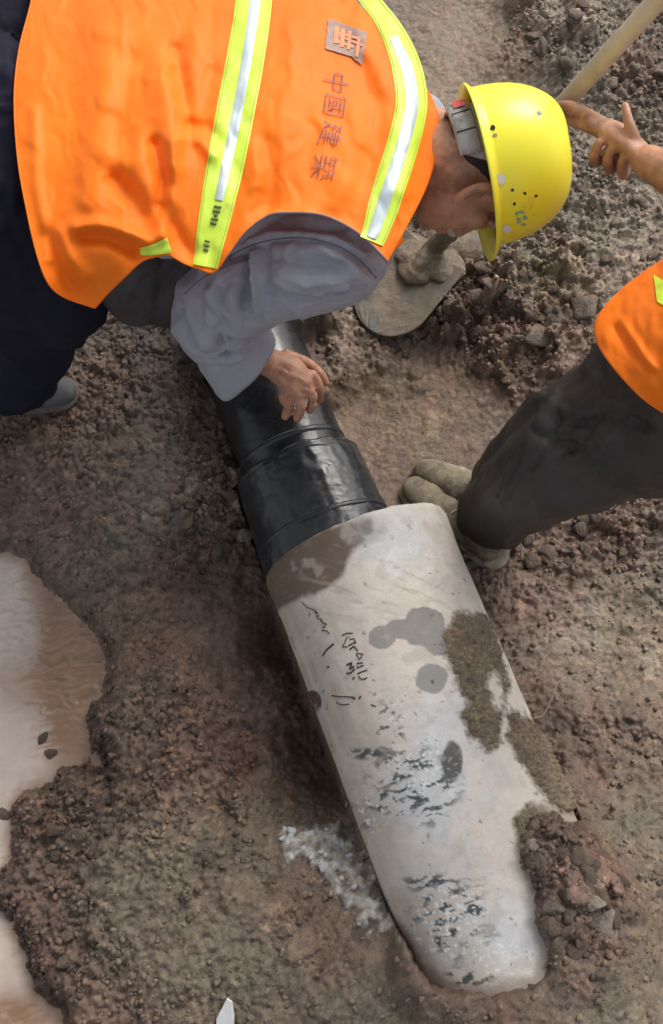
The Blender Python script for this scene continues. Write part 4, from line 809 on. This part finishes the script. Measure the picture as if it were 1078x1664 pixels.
def vpoly(poly, name, mat, lift, step=2.0):
    xs = np.arange(min(p[0] for p in poly)-2, max(p[0] for p in poly)+3, step); ys = np.arange(min(p[1] for p in poly)-2, max(p[1] for p in poly)+3, step)
    X_, Y_ = np.meshgrid(xs, ys, indexing='ij'); sd = poly_sd(X_.ravel(), Y_.ravel(), poly); Qp = grid_faces(len(xs), len(ys)); Qp = Qp[(sd[Qp] > -.6).all(1)]; us, inv = np.unique(Qp, return_inverse=True)
    x, y = X_.ravel()[us], Y_.ravel()[us]
    o = obj(name, mesh_np(name, WV(x, y, vest_z(x, y)+lift), inv.reshape(-1,4)[:, ::-1], mat), None); o.parent = vest; o.matrix_parent_inverse = Matrix.Identity(4)
vpoly([(534,30),(597,52),(589,107),(572,92),(528,79)], 'printed_emblem', M_LOGO, .0028, 1.5)
pr = []
for s_, w_ in (([(548,42),(546,70)], .004), ([(558,46),(556,76)], .0035), ([(544,52),(582,62)], .003), ([(544,66),(575,76)], .003), ([(569,50),(567,80)], .003), ([(584,60),(580,92)], .003), ([(552,58),(590,74)], .0025)):
    pp = dens(s_, 2); pr.append(ribbon(np.array([W(x, y, float(vest_z(np.array(x), np.array(y)))+.0042) for x, y in pp]), np.array([0,0,1.]), w_*.9))
v_, q_ = join_np(pr); o = obj('emblem_pattern', mesh_np('emblem_pattern', v_, q_, M_LOGO2), None); o.parent = vest; o.matrix_parent_inverse = Matrix.Identity(4)
# piping along the armhole and hem
def edge_cord(pts, r, mat, name, dz=0.0):
    c = resamp(pts, 120); P = WV(c[:,0], c[:,1], vest_z(c[:,0], c[:,1])+dz); v, f = tube_data(P, np.full(len(P), r), 8, 1, None, False)
    o = obj(name, mesh_np(name, v, grid_faces(len(v)//8, 8, True), mat), None); o.parent = vest; o.matrix_parent_inverse = Matrix.Identity(4)
edge_cord(bot_e[8:], .0022, M_SEAM, 'armhole_piping', -.002); edge_cord(left_e, .0018, M_VEST, 'hem_cord')

# helmet
def make_helmet(C_, U_, F_, R_, parent, loc, marks=True):
    n, m = 46, 96; V = []; 
    def dome(ph, th, g=0.0):
        c, s = np.cos(th), np.sin(th); ax = np.where(c > 0, .138, .130)+g; bx = .121+g
        rr = np.cos(ph)**.62; hgt = (.140+g)*np.sin(ph)**.92
        ridge = .004*np.exp(-(s*bx*rr/.020)**2)*sstep(.35, .7, ph)
        return C_+(rr*ax*c)[...,None]*F_+(rr*bx*s)[...,None]*R_+(hgt+ridge+.002)[...,None]*U_
    ph = np.linspace(0, np.pi/2-.001, n); th = np.linspace(0, 2*np.pi, m, endpoint=False); PH, TH = np.meshgrid(ph, th, indexing='ij')
    outer = dome(PH, TH); inner = dome(PH, TH, -.004)
    # brim: outwards at the rim, longer peak in front
    c, s = np.cos(th), np.sin(th); pk = .011+.022*np.clip(c, 0, 1)**2.2
    rings = []
    for f_, d_ in ((1.0, -.006), (1.03, -.009), (1.0, -.011), (.3, -.008)):
        rings.append(C_+((.136 if 1 else 0)*0+np.where(c > 0, .136, .128)*c+c*pk*f_)[:,None]*F_+((.121+.012*f_)*s)[:,None]*R_+(d_-pk*f_*.22+.002)[:,None]*U_)
    # order: apex .. rim of dome .. brim .. underside .. inner rim .. inner apex
    seq = [outer[k] for k in range(n-1, -1, -1)]+rings+[inner[k] for k in range(n)]
    V = np.vstack(seq); me = mesh_np('shell', V, grid_faces(len(seq), m, True), M_HAT)
    hat = bpy.data.objects.new('hard_hat', me); link(hat, parent); hat['label'] = 'yellow hard hat'
    def sub(name, me_):
        o = bpy.data.objects.new(name, me_); scene.collection.objects.link(o); o.parent = hat; o.matrix_parent_inverse = Matrix.Identity(4); return o
    # suspension band and nape strap
    t = np.linspace(0, 2*np.pi, 90, endpoint=False); rows = []
    for rr, d_ in ((.098, .012), (.102, -.012), (.100, -.042), (.096, -.047), (.092, -.042), (.094, .010)):
        back = sstep(-.55, -.72, np.cos(t)) if False else np.clip((-np.cos(t)-.5)/.2, 0, 1)*.95+.05
        rows.append(C_+(np.cos(t)*(rr+.006))[:,None]*F_+(np.sin(t)*(rr-.006))[:,None]*R_+(d_*np.where(d_ < 0, back, 1)+.0)[:,None]*U_)
    sub('headband', mesh_np('headband', np.vstack(rows), grid_faces(len(rows), 90, True), M_BAND))
    for a0 in (130, 152, 174, 196):
        ts = np.radians(np.linspace(a0, a0+20, 8)); pr_ = []
        rows = [C_+(np.cos(ts)*(r_+.006))[:,None]*F_+(np.sin(ts)*(r_-.006))[:,None]*R_+d_*U_ for r_, d_ in ((.102,-.010),(.108,-.013),(.106,-.042),(.100,-.046))]
        sub('band_segment', mesh_np('band_segment', np.vstack(rows), grid_faces(4, 8), M_BAND))
    if not marks: return hat
    ov = outer.reshape(-1,3); cx_, cy_ = proj(ov); nrm_ = (ov-(C_+U_*.02)); nrm_ /= np.linalg.norm(nrm_, axis=1)[:,None]; vis = ((CAM-ov)*nrm_).sum(1) > 0
    # denser picking by refining on the dome parametrisation
    phd = np.linspace(0, np.pi/2-.01, 260); thd = np.linspace(0, 2*np.pi, 520); PD, TD = np.meshgrid(phd, thd, indexing='ij'); dv = dome(PD, TD).reshape(-1,3)
    dx_, dy_ = proj(dv); dn = dv-(C_+U_*.02); dn /= np.linalg.norm(dn, axis=1)[:,None]; dvis = ((CAM-dv)*dn).sum(1) > 0
    def pick(x, y):
        k = np.argmin(np.where(dvis, (dx_-x)**2+(dy_-y)**2, 1e9)); return dv[k], dn[k]
    def blob(x, y, rx, ry, mat, name, lift=.0009, wob=.2, sd_=1):
        rg = np.random.default_rng(sd_); k_ = 16; pts = [pick(x, y)]; cc = pts[0][0]+pts[0][1]*lift; vs_ = [cc]
        for r_ in (.5, 1.0):
            for a in np.linspace(0, 2*np.pi, k_, endpoint=False):
                f_ = r_*(1+wob*rg.uniform(-1, 1)*(r_ > .9)); p, n_ = pick(x+rx*f_*math.cos(a), y+ry*f_*math.sin(a)); vs_.append(p+n_*lift)
        fs = [[0, 1+k, 1+(k+1) % k_, 1+(k+1) % k_] for k in range(k_)]
        me_ = bpy.data.meshes.new(name); me_.from_pydata([tuple(p) for p in vs_], [], [[0, 1+k, 1+(k+1) % k_] for k in range(k_)]+[[1+k, 1+k_+k, 1+k_+(k+1) % k_, 1+(k+1) % k_] for k in range(k_)]); me_.materials.append(mat); sub(name, me_)
    for k, (x, y, r_) in enumerate(((801,208,4.2),(833,309,2.4),(853,314,2.4),(871,318,2.4),(836,331,2.4))): blob(x, y, r_, r_, M_HOLE, 'vent_hole', .0008, 0)
    blob(813, 291, 8, 9, M_WHITE, 'paint_mark', .0010, .10, 4); blob(823, 371, 8, 6, M_WHITE, 'paint_mark', .0010, .12, 5); blob(805, 220, 4, 3, M_LOGO, 'scuff', .0010, .15, 6); blob(876, 184, 4, 3, M_BAND, 'scuff', .0010, .4, 7)
    for k, (x, y, a, b_) in enumerate(((848,344,5,2.5),(853,353,4,3),(843,358,3,5),(851,364,4,2),(840,346,2,4))): blob(x, y, a, b_, M_BLUE, 'faded_sticker', .0011, .4, 10+k)
    # red sticker on the nape strap
    p = C_-F_*.1150-U_*.026-R_*.012
    rows = np.array([p+R_*x_-U_*y_-F_*(.0006) for x_, y_ in ((-.012,-.009),(.012,-.009),(.012,.010),(-.012,.010))]); me_ = bpy.data.meshes.new('red_sticker'); me_.from_pydata([tuple(q) for q in rows], [], [(0,1,2,3)]); me_.materials.append(M_RED); sub('red_sticker', me_)
    return hat
make_helmet(HC, U, Fw, Rt, w1, w1.location)
# dark shirt collar round the neck
cc = [W(664+30*t_, 226+2*t_, .805+.0*t_) for t_ in np.linspace(0, 1, 5)]
ring_cloth(cc, [np.array([1., 0, .05])]*5, [.108, .100, .094, .090, .088], 60, .72, .02, 'shirt_collar', M_SHIRT, w1)

# ------------------------------------------------------------------ worker on the right
q0 = on_ground(740, 840)
w2 = thing('person', 'worker at the right edge in charcoal trousers and khaki shoes gripping a shovel handle', 'person', q0)
hip = W(1135, 600, .73); ank1, ank2 = on_ground(795, 852)+UZ*.09, on_ground(808, 805)+UZ*.09
kn1, kn2 = W(900, 762, .46), W(915, 700, .46)
sh1, sh2 = W(1500, 560, 1.18), W(1480, 330, 1.18); el2 = W(1260, 370, .98); wr2 = W(1052, 262, .80)
el1, wr1 = W(1450, 620, .92), W(1330, 480, .98)
P2 = [tube_data([hip, W(1310, 510, 1.02), W(1480, 430, 1.18)], [.12, .12, .12], 20, 6), tube_data([sh1, sh2], [.06, .06], 14, 4), tube_data([W(1480, 430, 1.2), W(1580, 390, 1.30)], [.06, .055], 14, 4)]
hc2 = W(1680, 370, 1.36); U2 = np.array([.55, .1, .82]); U2 /= np.linalg.norm(U2); F2 = np.array([-.75, .1, -.55]); F2 -= U2*(F2@U2); F2 /= np.linalg.norm(F2); R2 = np.cross(F2, U2)
P2 += head_parts(lambda u, f, r: hc2+U2*u+F2*f+R2*r, np.stack([R2, F2, U2])); P2 += [tube_data([W(1580, 390, 1.29), hc2-U2*.03], [.058, .055], 14, 4)]
for a, b_, c in ((hip+np.array([0,-.06,0]), kn1, ank1), (hip+np.array([0,.06,0]), kn2, ank2)): P2 += [tube_data([a, b_, c-UZ*.03+np.array([.02,0,0])], [.085, .058, .032], 16, 8), tube_data([c-UZ*.06, c+np.array([-.005,.005,-.07])], [.02, .016], 12, 4)]
P2 += [tube_data([sh1, el1, wr1], [.052, .042, .03], 14, 6), tube_data([sh2, el2, (el2*.45+wr2*.55), wr2], [.052, .044, .041, .029], 16, 6)]
for k in range(4): P2.append(finger([wr1, wr1+np.array([-.05, .02*(k-1.5), -.03]), wr1+np.array([-.09, .02*(k-1.5), -.07])], .013, .009))
P2.append(finger([wr1, wr1+np.array([-.04, .05, -.02])], .013, .010))
def S_line(t): return W(700, 412, .08)*(1-t)+W(1066, 4, .98)*t
# shovel-hand: palm from wrist towards the handle
t_h = .583; gp = S_line(t_h)
P2 += [tube_data([wr2, W(1030, 240, .795), W(1002, 220, .785), W(980, 208, .778)], [.027, .031, .036, .031], 18, 5, (np.array([.3,.5,.8]), .60))]
P2 += [finger([W(985, 205, .780), W(952, 186, .770), W(927, 173, .750), W(908, 172, .712)], .0135, .0095),
       finger([W(980, 214, .775), W(950, 203, .755), W(930, 196, .720), W(914, 190, .680)], .0130, .0092),
       finger([W(1036, 240, .80), W(1024, 205, .822), W(1016, 172, .832)], .0125, .0072)]
curl = [((972,262,.735),(966,252,.768),(974,232,.790)), ((992,276,.732),(988,258,.772),(997,238,.795)), ((1014,284,.738),(1012,264,.778),(1020,248,.800))]
for k, c_ in enumerate(curl): P2.append(finger([W(1000+k*9, 236+k*7, .762), W(*c_[0]), W(*c_[1]), W(*c_[2])], .0115, .0086))
body2 = fuse(P2, .0036, 1, .4)
obj('body', obj_mat(body2, M_SKIN), w2)
# trousers
t2 = [tube_data([hip+np.array([0,-.07,0]), (hip*.45+kn1*.55)+np.array([0,-.02,0]), kn1, (kn1+ank1)/2, ank1-UZ*.03], [.135, .120, .100, .086, .078], 24, 6),
      tube_data([hip+np.array([0,.07,0]), hip*.45+kn2*.55, kn2, (kn2+ank2)/2, ank2-UZ*.02], [.13, .105, .088, .076, .068], 24, 6), tube_data([hip, hip+np.array([.06,.0,.06])], [.14, .13], 20, 4)]
tr2 = fuse(t2, .0075, 6)
folds(tr2, [([(905,660),(900,720),(930,720)], 10, -.008), ([(930,690),(980,690),(1010,680)], 9, -.012), ([(910,700),(950,712),(1000,712)], 9, .010), ([(870,700),(900,716),(930,722)], 7, -.008), ([(880,740),(930,745),(980,730)], 12, .006), ([(960,600),(980,640),(1000,660)], 10, .006), ([(800,760),(840,720),(900,660)], 9, .005), ([(835,840),(880,810),(950,780)], 9, -.006), ([(780,790),(800,830),(820,855)], 9, .004), ([(1010,640),(1040,690),(1078,700)], 10, -.008)], .003, 10, (1,1,1), 37, True, .008, 7.0)
folds(tr2, [([(905,640),(870,700),(820,760),(790,800)], 9, .008), ([(925,660),(890,720),(850,780),(820,830)], 9, -.008), ([(975,600),(990,650),(960,700),(900,750)], 8, -.010), ([(940,690),(1000,670),(1050,690)], 6, -.010), ([(930,705),(990,690),(1060,712)], 6, .008), ([(860,770),(930,740),(1000,735)], 8, .007), ([(800,800),(830,815),(860,845)], 6, -.008), ([(785,815),(815,835),(840,862)], 6, .007), ([(900,700),(930,735),(980,760)], 7, -.008)], 0, 10, (1,1,1), 62)
obj('trousers', obj_mat(tr2, M_BLACK), w2)
dcf = ank1-kn1; dcf /= np.linalg.norm(dcf); mc = ank1*.62+ank2*.38+np.array([.012, 0, 0])
ring_cloth([mc-dcf*.05, mc-dcf*.02, mc+dcf*.005, mc+dcf*.022], [dcf]*4, [.084, .090, .092, .092], 80, .72, .03, 'trouser_hem', M_BLACK, w2, .006)
shoe(on_ground(806, 908), on_ground(668, 792), M_SHOE, M_SOLE, w2, .045, .068); shoe(on_ground(850, 835), on_ground(682, 764), M_SHOE, M_SOLE, w2, .040, .064)
# shirt and vest
s2 = [tube_data([W(1240, 560, .90), W(1480, 440, 1.16)], [.12, .14], 20, 6), tube_data([sh1, el1, wr1*.9+el1*.1], [.075, .062, .05], 18, 6), tube_data([sh2, el2], [.072, .060], 18, 6), tube_data([sh1, sh2], [.075, .075], 18, 4)]
obj('shirt', obj_mat(fuse(s2, .009, 4), M_SHIRT), w2)
vl = [(1100,405),(1078,421),(1045,443),(1010,470),(984,497),(968,522),(969,552),(984,580),(1012,615),(1045,648),(1078,671),(1110,690)]
vr = [(1480,200),(1520,240),(1560,300),(1580,340),(1590,400),(1590,450),(1590,500),(1580,540),(1570,580),(1560,620),(1540,660),(1500,700)]
A_ = resamp(vl, 90); B_ = resamp(vr, 90); uu = np.linspace(0, 1, 200)[:,None,None]; SS = (1-uu)*A_[None]+uu*B_[None]
def v2z(x, y): 
    yy = (y-560+ (x-1078)*.35)/190.0
    return .955+(x-1078)*.0009-.14*np.clip(np.abs(yy), 0, 1)**2+.012*np.sin((x+y*.8)/34)*.4+.008*fbm(x/40, y/60, 150, 3)+.007*np.exp(-(line_d(x, y, [(1010,520),(1035,560),(1060,595)])/7)**2)-.008*np.exp(-(line_d(x, y, [(1002,535),(1030,575),(1050,600)])/6)**2)
X_, Y_ = SS[...,0].ravel(), SS[...,1].ravel(); VV = [WV(X_, Y_, v2z(X_, Y_))]; faces = [grid_faces(200, 90)]
bd = np.arange(90); tg = np.gradient(A_, axis=0); nn = np.stack([-tg[:,1], tg[:,0]], 1); nn /= np.linalg.norm(nn, axis=1)[:,None]; nn = np.where((nn[:,:1]) < 0, nn, -nn) if nn[:,0].mean() < 0 else nn
prev = bd
for off, dz in ((1, -.004), (-4, -.014), (-16, -.05), (-26, -.13)):
    q = A_-nn*off*(1 if nn[:,0].mean() > 0 else -1); b_i = sum(len(a) for a in VV); VV.append(WV(q[:,0], q[:,1], v2z(A_[:,0], A_[:,1])+dz)); cur = b_i+np.arange(90)
    faces.append(np.stack([prev[:-1], prev[1:], cur[1:], cur[:-1]], 1)); prev = cur
vest2 = obj('safety_vest', mesh_np('safety_vest', np.vstack(VV), np.vstack(faces), M_VEST), w2, 'orange vest with a lime stripe')
gx, gy = np.meshgrid(np.linspace(0, 1, 40), np.linspace(0, 1, 14), indexing='ij'); bx_ = 1062+gx*110+gy*6; by_ = 446+gx*66+gy*44-gx*0
o = obj('reflective_stripe', mesh_np('reflective_stripe', WV(bx_.ravel(), by_.ravel(), v2z(bx_.ravel(), by_.ravel())+.003), grid_faces(40, 14), M_LIMEY), None); o.parent = vest2; o.matrix_parent_inverse = Matrix.Identity(4)
make_helmet(hc2+U2*.01, U2, F2, R2, w2, w2.location, False)

# ------------------------------------------------------------------ shovel
tip = on_ground(600, 540)+UZ*.012
shv = thing('shovel', 'mud covered shovel with pale wooden handle, blade resting on the mud beside the grey sleeve', 'shovel', tip)
heel_ = W(706, 408, .10); d = heel_-tip; Lb = np.linalg.norm(d); d /= Lb; sd_ = np.cross(d, UZ); sd_ /= np.linalg.norm(sd_); nb = np.cross(sd_, d)
nu, nvv = 60, 40; prof = lambda t: .098*np.where(t < .38, np.sqrt(np.clip(1-((.38-t)/.38)**2, 0, 1)), 1)
tt, xx = np.meshgrid(np.linspace(.0, 1, nu)**1.0, np.linspace(-1, 1, nvv), indexing='ij'); wv = np.maximum(prof(tt), .012)
off = xx*wv; P = tip+d*(tt*Lb)[...,None]+sd_*off[...,None]+nb*(.9*off**2/.105*.28+.012*(tt-.5)**2+.0035*fbm(tt*5, xx*4, 160, 4))[...,None]
bl = obj('blade', mesh_np('blade', P.reshape(-1,3), grid_faces(nu, nvv), M_STEEL), shv); sdm = bl.modifiers.new('s', 'SOLIDIFY'); sdm.thickness = .0035; sdm.offset = 0
v, f = tube_data([tip+d*Lb*.72+nb*.012, heel_+nb*.012, S_line(.10)], [.012, .020, .019], 16, 6); obj('socket', mesh_np('socket', v, grid_faces(len(v)//16, 16, True), M_STEEL), shv)
pts = [S_line(t)+np.array([0,0,.006*math.sin(t*3)]) for t in np.linspace(.06, 1.12, 12)]; v, f = tube_data(pts, [.0175]*12, 16, 4); obj('handle', mesh_np('handle', v, grid_faces(len(v)//16, 16, True), M_WOOD), shv)

mb_ = fuse([tube_data([tip+d*Lb*.60+nb*.012, tip+d*Lb*.8+nb*.016, heel_+nb*.016, S_line(.12)], [.010,.018,.022,.021], 16, 6), ball_data(tip+d*Lb*.93+sd_*.05+nb*.004, (.05,.045,.012)), ball_data(tip+d*Lb*.88-sd_*.045+nb*.004, (.05,.045,.012)), ball_data(tip+d*Lb*.75+nb*.004, (.05,.04,.014)), ball_data(W(730, 395, .08), (.06,.05,.03)), ball_data(W(758, 402, .07), (.055,.05,.03)), ball_data(W(790, 415, .05), (.05,.045,.028)), ball_data(W(745, 435, .05), (.045,.03,.025))], .0045, 2)
folds(mb_, [], .0025, 30, (1,1,1), 77, False, .003, 22); attr_color(mb_, 'tint', np.tile([.17,.135,.09], (len(mb_.vertices),1))); attr_float(mb_, 'wet', np.full(len(mb_.vertices), .5)); obj('caked_mud', obj_mat(mb_, M_GROUND), shv, kind='stuff')
# ------------------------------------------------------------------ stones and clods
def rock_mesh(seed, sub=3, rough=.26):
    bm = bmesh.new(); bmesh.ops.create_icosphere(bm, subdivisions=sub, radius=1.0); me = bpy.data.meshes.new('rock'); bm.to_mesh(me); bm.free()
    V, N = get_vn(me); n = noise3(V[:,0]*1.1+seed*9, V[:,1]*1.1, V[:,2]*1.1, seed)*rough*1.4+noise3(V[:,0]*2.6, V[:,1]*2.6+seed, V[:,2]*2.6, seed+5)*rough*.6+noise3(V[:,0]*6, V[:,1]*6+seed, V[:,2]*6, seed+9)*rough*.25
    V = V*(1+n)[:,None]
    rg = np.random.default_rng(seed)
    for _ in range(11):                      # chipped facets
        dn = rg.normal(size=3); dn /= np.linalg.norm(dn); lim = rg.uniform(.5, .78); e = V@dn-lim; V = V-np.where(e > 0, e, 0)[:,None]*dn*.85
    V[:,2] *= .72; set_v(me, V); me.polygons.foreach_set('use_smooth', np.ones(len(me.polygons), bool)); return me
ROCKS = {}
def rocks(mat, k):
    key = (mat.name, k)
    if key not in ROCKS: ROCKS[key] = obj_mat(rock_mesh(100+k*3+len(mat.name)), mat)
    return ROCKS[key]
def place_rock(px, py, r, mat, label, group=None, name='mud_clod', cat='clod', k=None, sink=.5, z=None):
    p = on_ground(px, py) if z is None else W(px, py, z); kk = random.randrange(7) if k is None else k
    o = bpy.data.objects.new(name, rocks(mat, kk)); link(o); s = r
    o.scale = (s*random.uniform(.8, 1.25), s*random.uniform(.75, 1.1), s*random.uniform(.7, 1.0)); o.rotation_euler = (random.uniform(-.5,.5), random.uniform(-.5,.5), random.uniform(0, 6.28))
    o.location = (p[0], p[1], p[2]+s*.72*(1-2*sink)*.6); o['label'] = label; o['category'] = cat
    if group: o['group'] = group
def cluster(n, box, rmin, rmax, mats, label, group, **kw):
    poly = box; xs = [p[0] for p in poly]; ys = [p[1] for p in poly]; c = 0; g = 0; got = []
    while c < n and g < n*40:
        g += 1; x = random.uniform(min(xs), max(xs)); y = random.uniform(min(ys), max(ys))
        if poly_sd(np.array([x]), np.array([y]), poly)[0] < 0: continue
        got.append((x, y, rmin+(rmax-rmin)*random.random()**2.2, random.choice(mats))); c += 1
    order = sorted(q[2] for q in got)
    for x, y, r, m_ in got:
        k = order.index(r)/len(order); size = 'biggest' if r == order[-1] else 'large' if k > .8 else 'mid-sized' if k > .4 else 'small'
        fx_ = (x-min(xs))/(max(xs)-min(xs)); fy_ = (y-min(ys))/(max(ys)-min(ys))
        vpos = ['topmost', 'upper', 'middle', 'lower', 'bottom'][min(4, int(fy_*5))]; hpos = ['far left', 'left', 'centre', 'right', 'far right'][min(4, int(fx_*5))]
        tone = '' if len(mats) == 1 or m_ is M_LIME else 'greyish ' if m_ is M_CLODG else 'brown '
        lab = f'{size} {tone}{label[0]}, {vpos} {hpos} of the {label[1]}'
        place_rock(x, y, r, m_, lab, group, **kw)
cluster(44, [(720,440),(800,405),(860,430),(935,470),(960,520),(890,580),(820,620),(760,600),(735,540),(700,500)], .011, .034, [M_CLOD, M_CLODG, M_CLOD], ('wet lump', 'heap below the helmet'), 'mud lumps in the heap below the helmet')
cluster(34, [(860,380),(960,280),(1078,330),(1078,410),(990,440),(900,430)], .008, .024, [M_CLODG, M_CLOD], ('mud lump', 'rough ground right of the helmet'), 'lumps right of the helmet')
cluster(30, [(880,5),(1040,5),(1078,90),(1078,160),(960,140),(850,90)], .008, .034, [M_CLODG, M_CLOD], ('mud lump', 'ground by the shovel handle'), 'lumps round the shovel handle')
cluster(34, [(830,900),(900,830),(1000,770),(1060,800),(1040,920),(930,950)], .008, .026, [M_CLOD], ('mud lump', 'churned ground below the charcoal trousers'), 'lumps under the trousers')
cluster(34, [(865,1380),(960,1360),(1020,1430),(1010,1520),(930,1560),(880,1500)], .008, .026, [M_CLOD, M_CLODG], ('mud lump', 'soil over the buried pipe end'), 'lumps on the soil over the pipe end')
cluster(24, [(280,740),(380,740),(400,860),(400,930),(320,920),(290,840)], .008, .026, [M_CLOD, M_CLODG], ('mud lump', 'ledge left of the black pipe'), 'lumps on the ledge left of the black pipe')
cluster(34, [(170,1120),(380,1100),(420,1250),(330,1300),(180,1260)], .007, .020, [M_CLOD], ('soil clod', 'crumbly mound beside the concrete pipe'), 'clods on the mound left of the pipe')
cluster(22, [(40,1300),(160,1250),(170,1330),(80,1420),(150,1600),(90,1600),(60,1480)], .008, .024, [M_CLOD], ('dark clod', 'bank along the puddle shore'), 'clods along the puddle shore')
cluster(12, [(540,520),(600,530),(680,540),(670,580),(560,560)], .007, .015, [M_CLODG, M_CLOD], ('pebble', 'patch under the shovel blade'), 'pebbles under the shovel blade', name='pebble', cat='pebble')
place_rock(10, 1325, .020, M_CLOD, 'dark lump standing in the puddle at the left edge', name='mud_clod', k=2)
place_rock(70, 1200, .018, M_CLOD, 'small dark lump in the puddle above the shoreline', k=1, z=.02); place_rock(84, 1225, .015, M_CLOD, 'low brown lump at the puddle edge beneath the small dark one', k=3, z=.02)
place_rock(985, 1508, .034, M_STONE, 'largest pale angular stone on the soil right of the pipe end', None, 'stone', 'stone', 1)
place_rock(966, 1468, .020, M_STONE, 'upright pale pointed stone above the largest stone', None, 'stone', 'stone', 2); place_rock(866, 1372, .018, M_STONE, 'white pointed stone on soil over the pipe flank', None, 'stone', 'stone', 3)
place_rock(1003, 1260, .010, M_STONE, 'small white stone on the greenish mud at right', None, 'stone', 'stone', 4); place_rock(565, 505, .013, M_STONE, 'white pebble at the left tip of the shovel blade', None, 'pebble', 'pebble', 2)
place_rock(972, 600, .016, M_STONE, 'light pebble above the charcoal trousers', None, 'pebble', 'pebble', 0); place_rock(150, 700, .014, M_STONE, 'light pebble below the grey shoe', None, 'pebble', 'pebble', 5)
place_rock(950, 1060, .012, M_STONE, 'pale pebble on the bright mud streak right of the pipe', None, 'pebble', 'pebble', 6)
cluster(20, [(440,1350),(500,1345),(560,1345),(600,1420),(560,1430),(500,1390)], .007, .016, [M_LIME], ('white lime lump', 'chalky residue beside the pipe'), 'white lime lumps', name='lime_lump', cat='lump')
# loose crumbs: one object
tmpl = []
for k in range(6):
    bm = bmesh.new(); bmesh.ops.create_icosphere(bm, subdivisions=1, radius=1.0); bmesh.ops.triangulate(bm, faces=bm.faces); bm.verts.ensure_lookup_table()
    V = np.array([v.co[:] for v in bm.verts]); Fs = np.array([[v.index for v in f.verts] for f in bm.faces]); bm.free(); V = V*(1+RNG.uniform(-.5, .35, (len(V),1))); V[:,2] *= .75; tmpl.append((V, Fs))
NC = 32000; cx_ = RNG.uniform(-1.0, 1.05, NC*5); cy_ = RNG.uniform(-1.15, 1.5, NC*5)
ii = np.clip(np.searchsorted(GX, cx_), 0, len(GX)-1); jj = np.clip(np.searchsorted(GY, cy_), 0, len(GY)-1); gidx = ii*len(GY)+jj
prob = (.03+grk[gidx]*.8+gro[gidx]**2*.34)*np.clip(.6+1.5*fbm(cx_*8, cy_*8, 170, 3), 0, 2)
zz = HZ.ravel()[gidx]; a_, b_ = pipe_ab(cx_, cy_); a3, b3 = black_ab(cx_, cy_)
ok = (RNG.random(NC*5) < prob) & (zz > WATER_Z+.003) & ~((np.abs(b_) < RC) & (a_ > 0) & (zz < ZC+.02)) & ~((np.abs(b3) < .15) & (a3 > -.05) & (a3 < .5))
sel = np.nonzero(ok)[0][:NC]; VV = []; FF = []; CC = []; oo = 0
for k in sel:
    V, Fs = tmpl[k % 6]; r = .0014+.0066*RNG.random()**4; an = RNG.random()*6.28; c_, s_ = math.cos(an), math.sin(an)
    q = V*np.array([r, r*RNG.uniform(.7, 1.2), r]); q = np.stack([q[:,0]*c_-q[:,1]*s_, q[:,0]*s_+q[:,1]*c_, q[:,2]], 1)+np.array([cx_[k], cy_[k], zz[k]+r*.25])
    VV.append(q); FF.append(Fs+oo); oo += len(V); CC.append(np.tile(gcol[gidx[k]]*RNG.uniform(.75, 1.45), (len(V),1)))
lm = mesh_np('loose_soil', np.vstack(VV), np.vstack(FF), M_GROUND); attr_color(lm, 'tint', np.vstack(CC)); attr_float(lm, 'wet', np.full(oo, .4)); obj('loose_soil', lm, kind='stuff')

# white shard sticking out of the soil at the bottom
b_s = on_ground(368, 1672); sh_pts = [(-.022,0,-.02),(.016,0,-.02),(.018,.0,.03),(.014,0,.062),(.004,0,.070),(-.006,0,.050),(-.018,0,.025)]
bm = bmesh.new(); fr = [bm.verts.new((x*.9, z*.78, z*.42+.004+.004*math.sin(x*90))) for x, _, z in sh_pts]; f = bm.faces.new(fr); ex = bmesh.ops.extrude_face_region(bm, geom=[f]); bmesh.ops.translate(bm, verts=[v for v in ex['geom'] if isinstance(v, bmesh.types.BMVert)], vec=(.001,.002,-.006)); bmesh.ops.recalc_face_normals(bm, faces=bm.faces)
me = bpy.data.meshes.new('shard'); bm.to_mesh(me); bm.free(); me.materials.append(simple('white_plaster', (.75,.74,.72), .6, .08, 30, [(60,.3,.002)]))
so = obj('plaster_shard', me); so.location = Vector(b_s)+Vector((0,0,.015)); so['label'] = 'white pointed shard sticking out of the soil at the bottom edge'; so['category'] = 'shard'
# thin dry twig on the mud right of the pipe
tw = [on_ground(868,1168)+UZ*.006, on_ground(884,1160)+UZ*.010, on_ground(905,1112)+UZ*.012, on_ground(915,1104)+UZ*.016]
v, f = tube_data(tw, [.0013, .0011, .0009, .0007], 6, 4); o = obj('twig', mesh_np('twig', v, grid_faces(len(v)//6, 6, True), M_STONE)); o['label'] = 'thin bent straw lying on mud right of the concrete pipe'; o['category'] = 'twig'
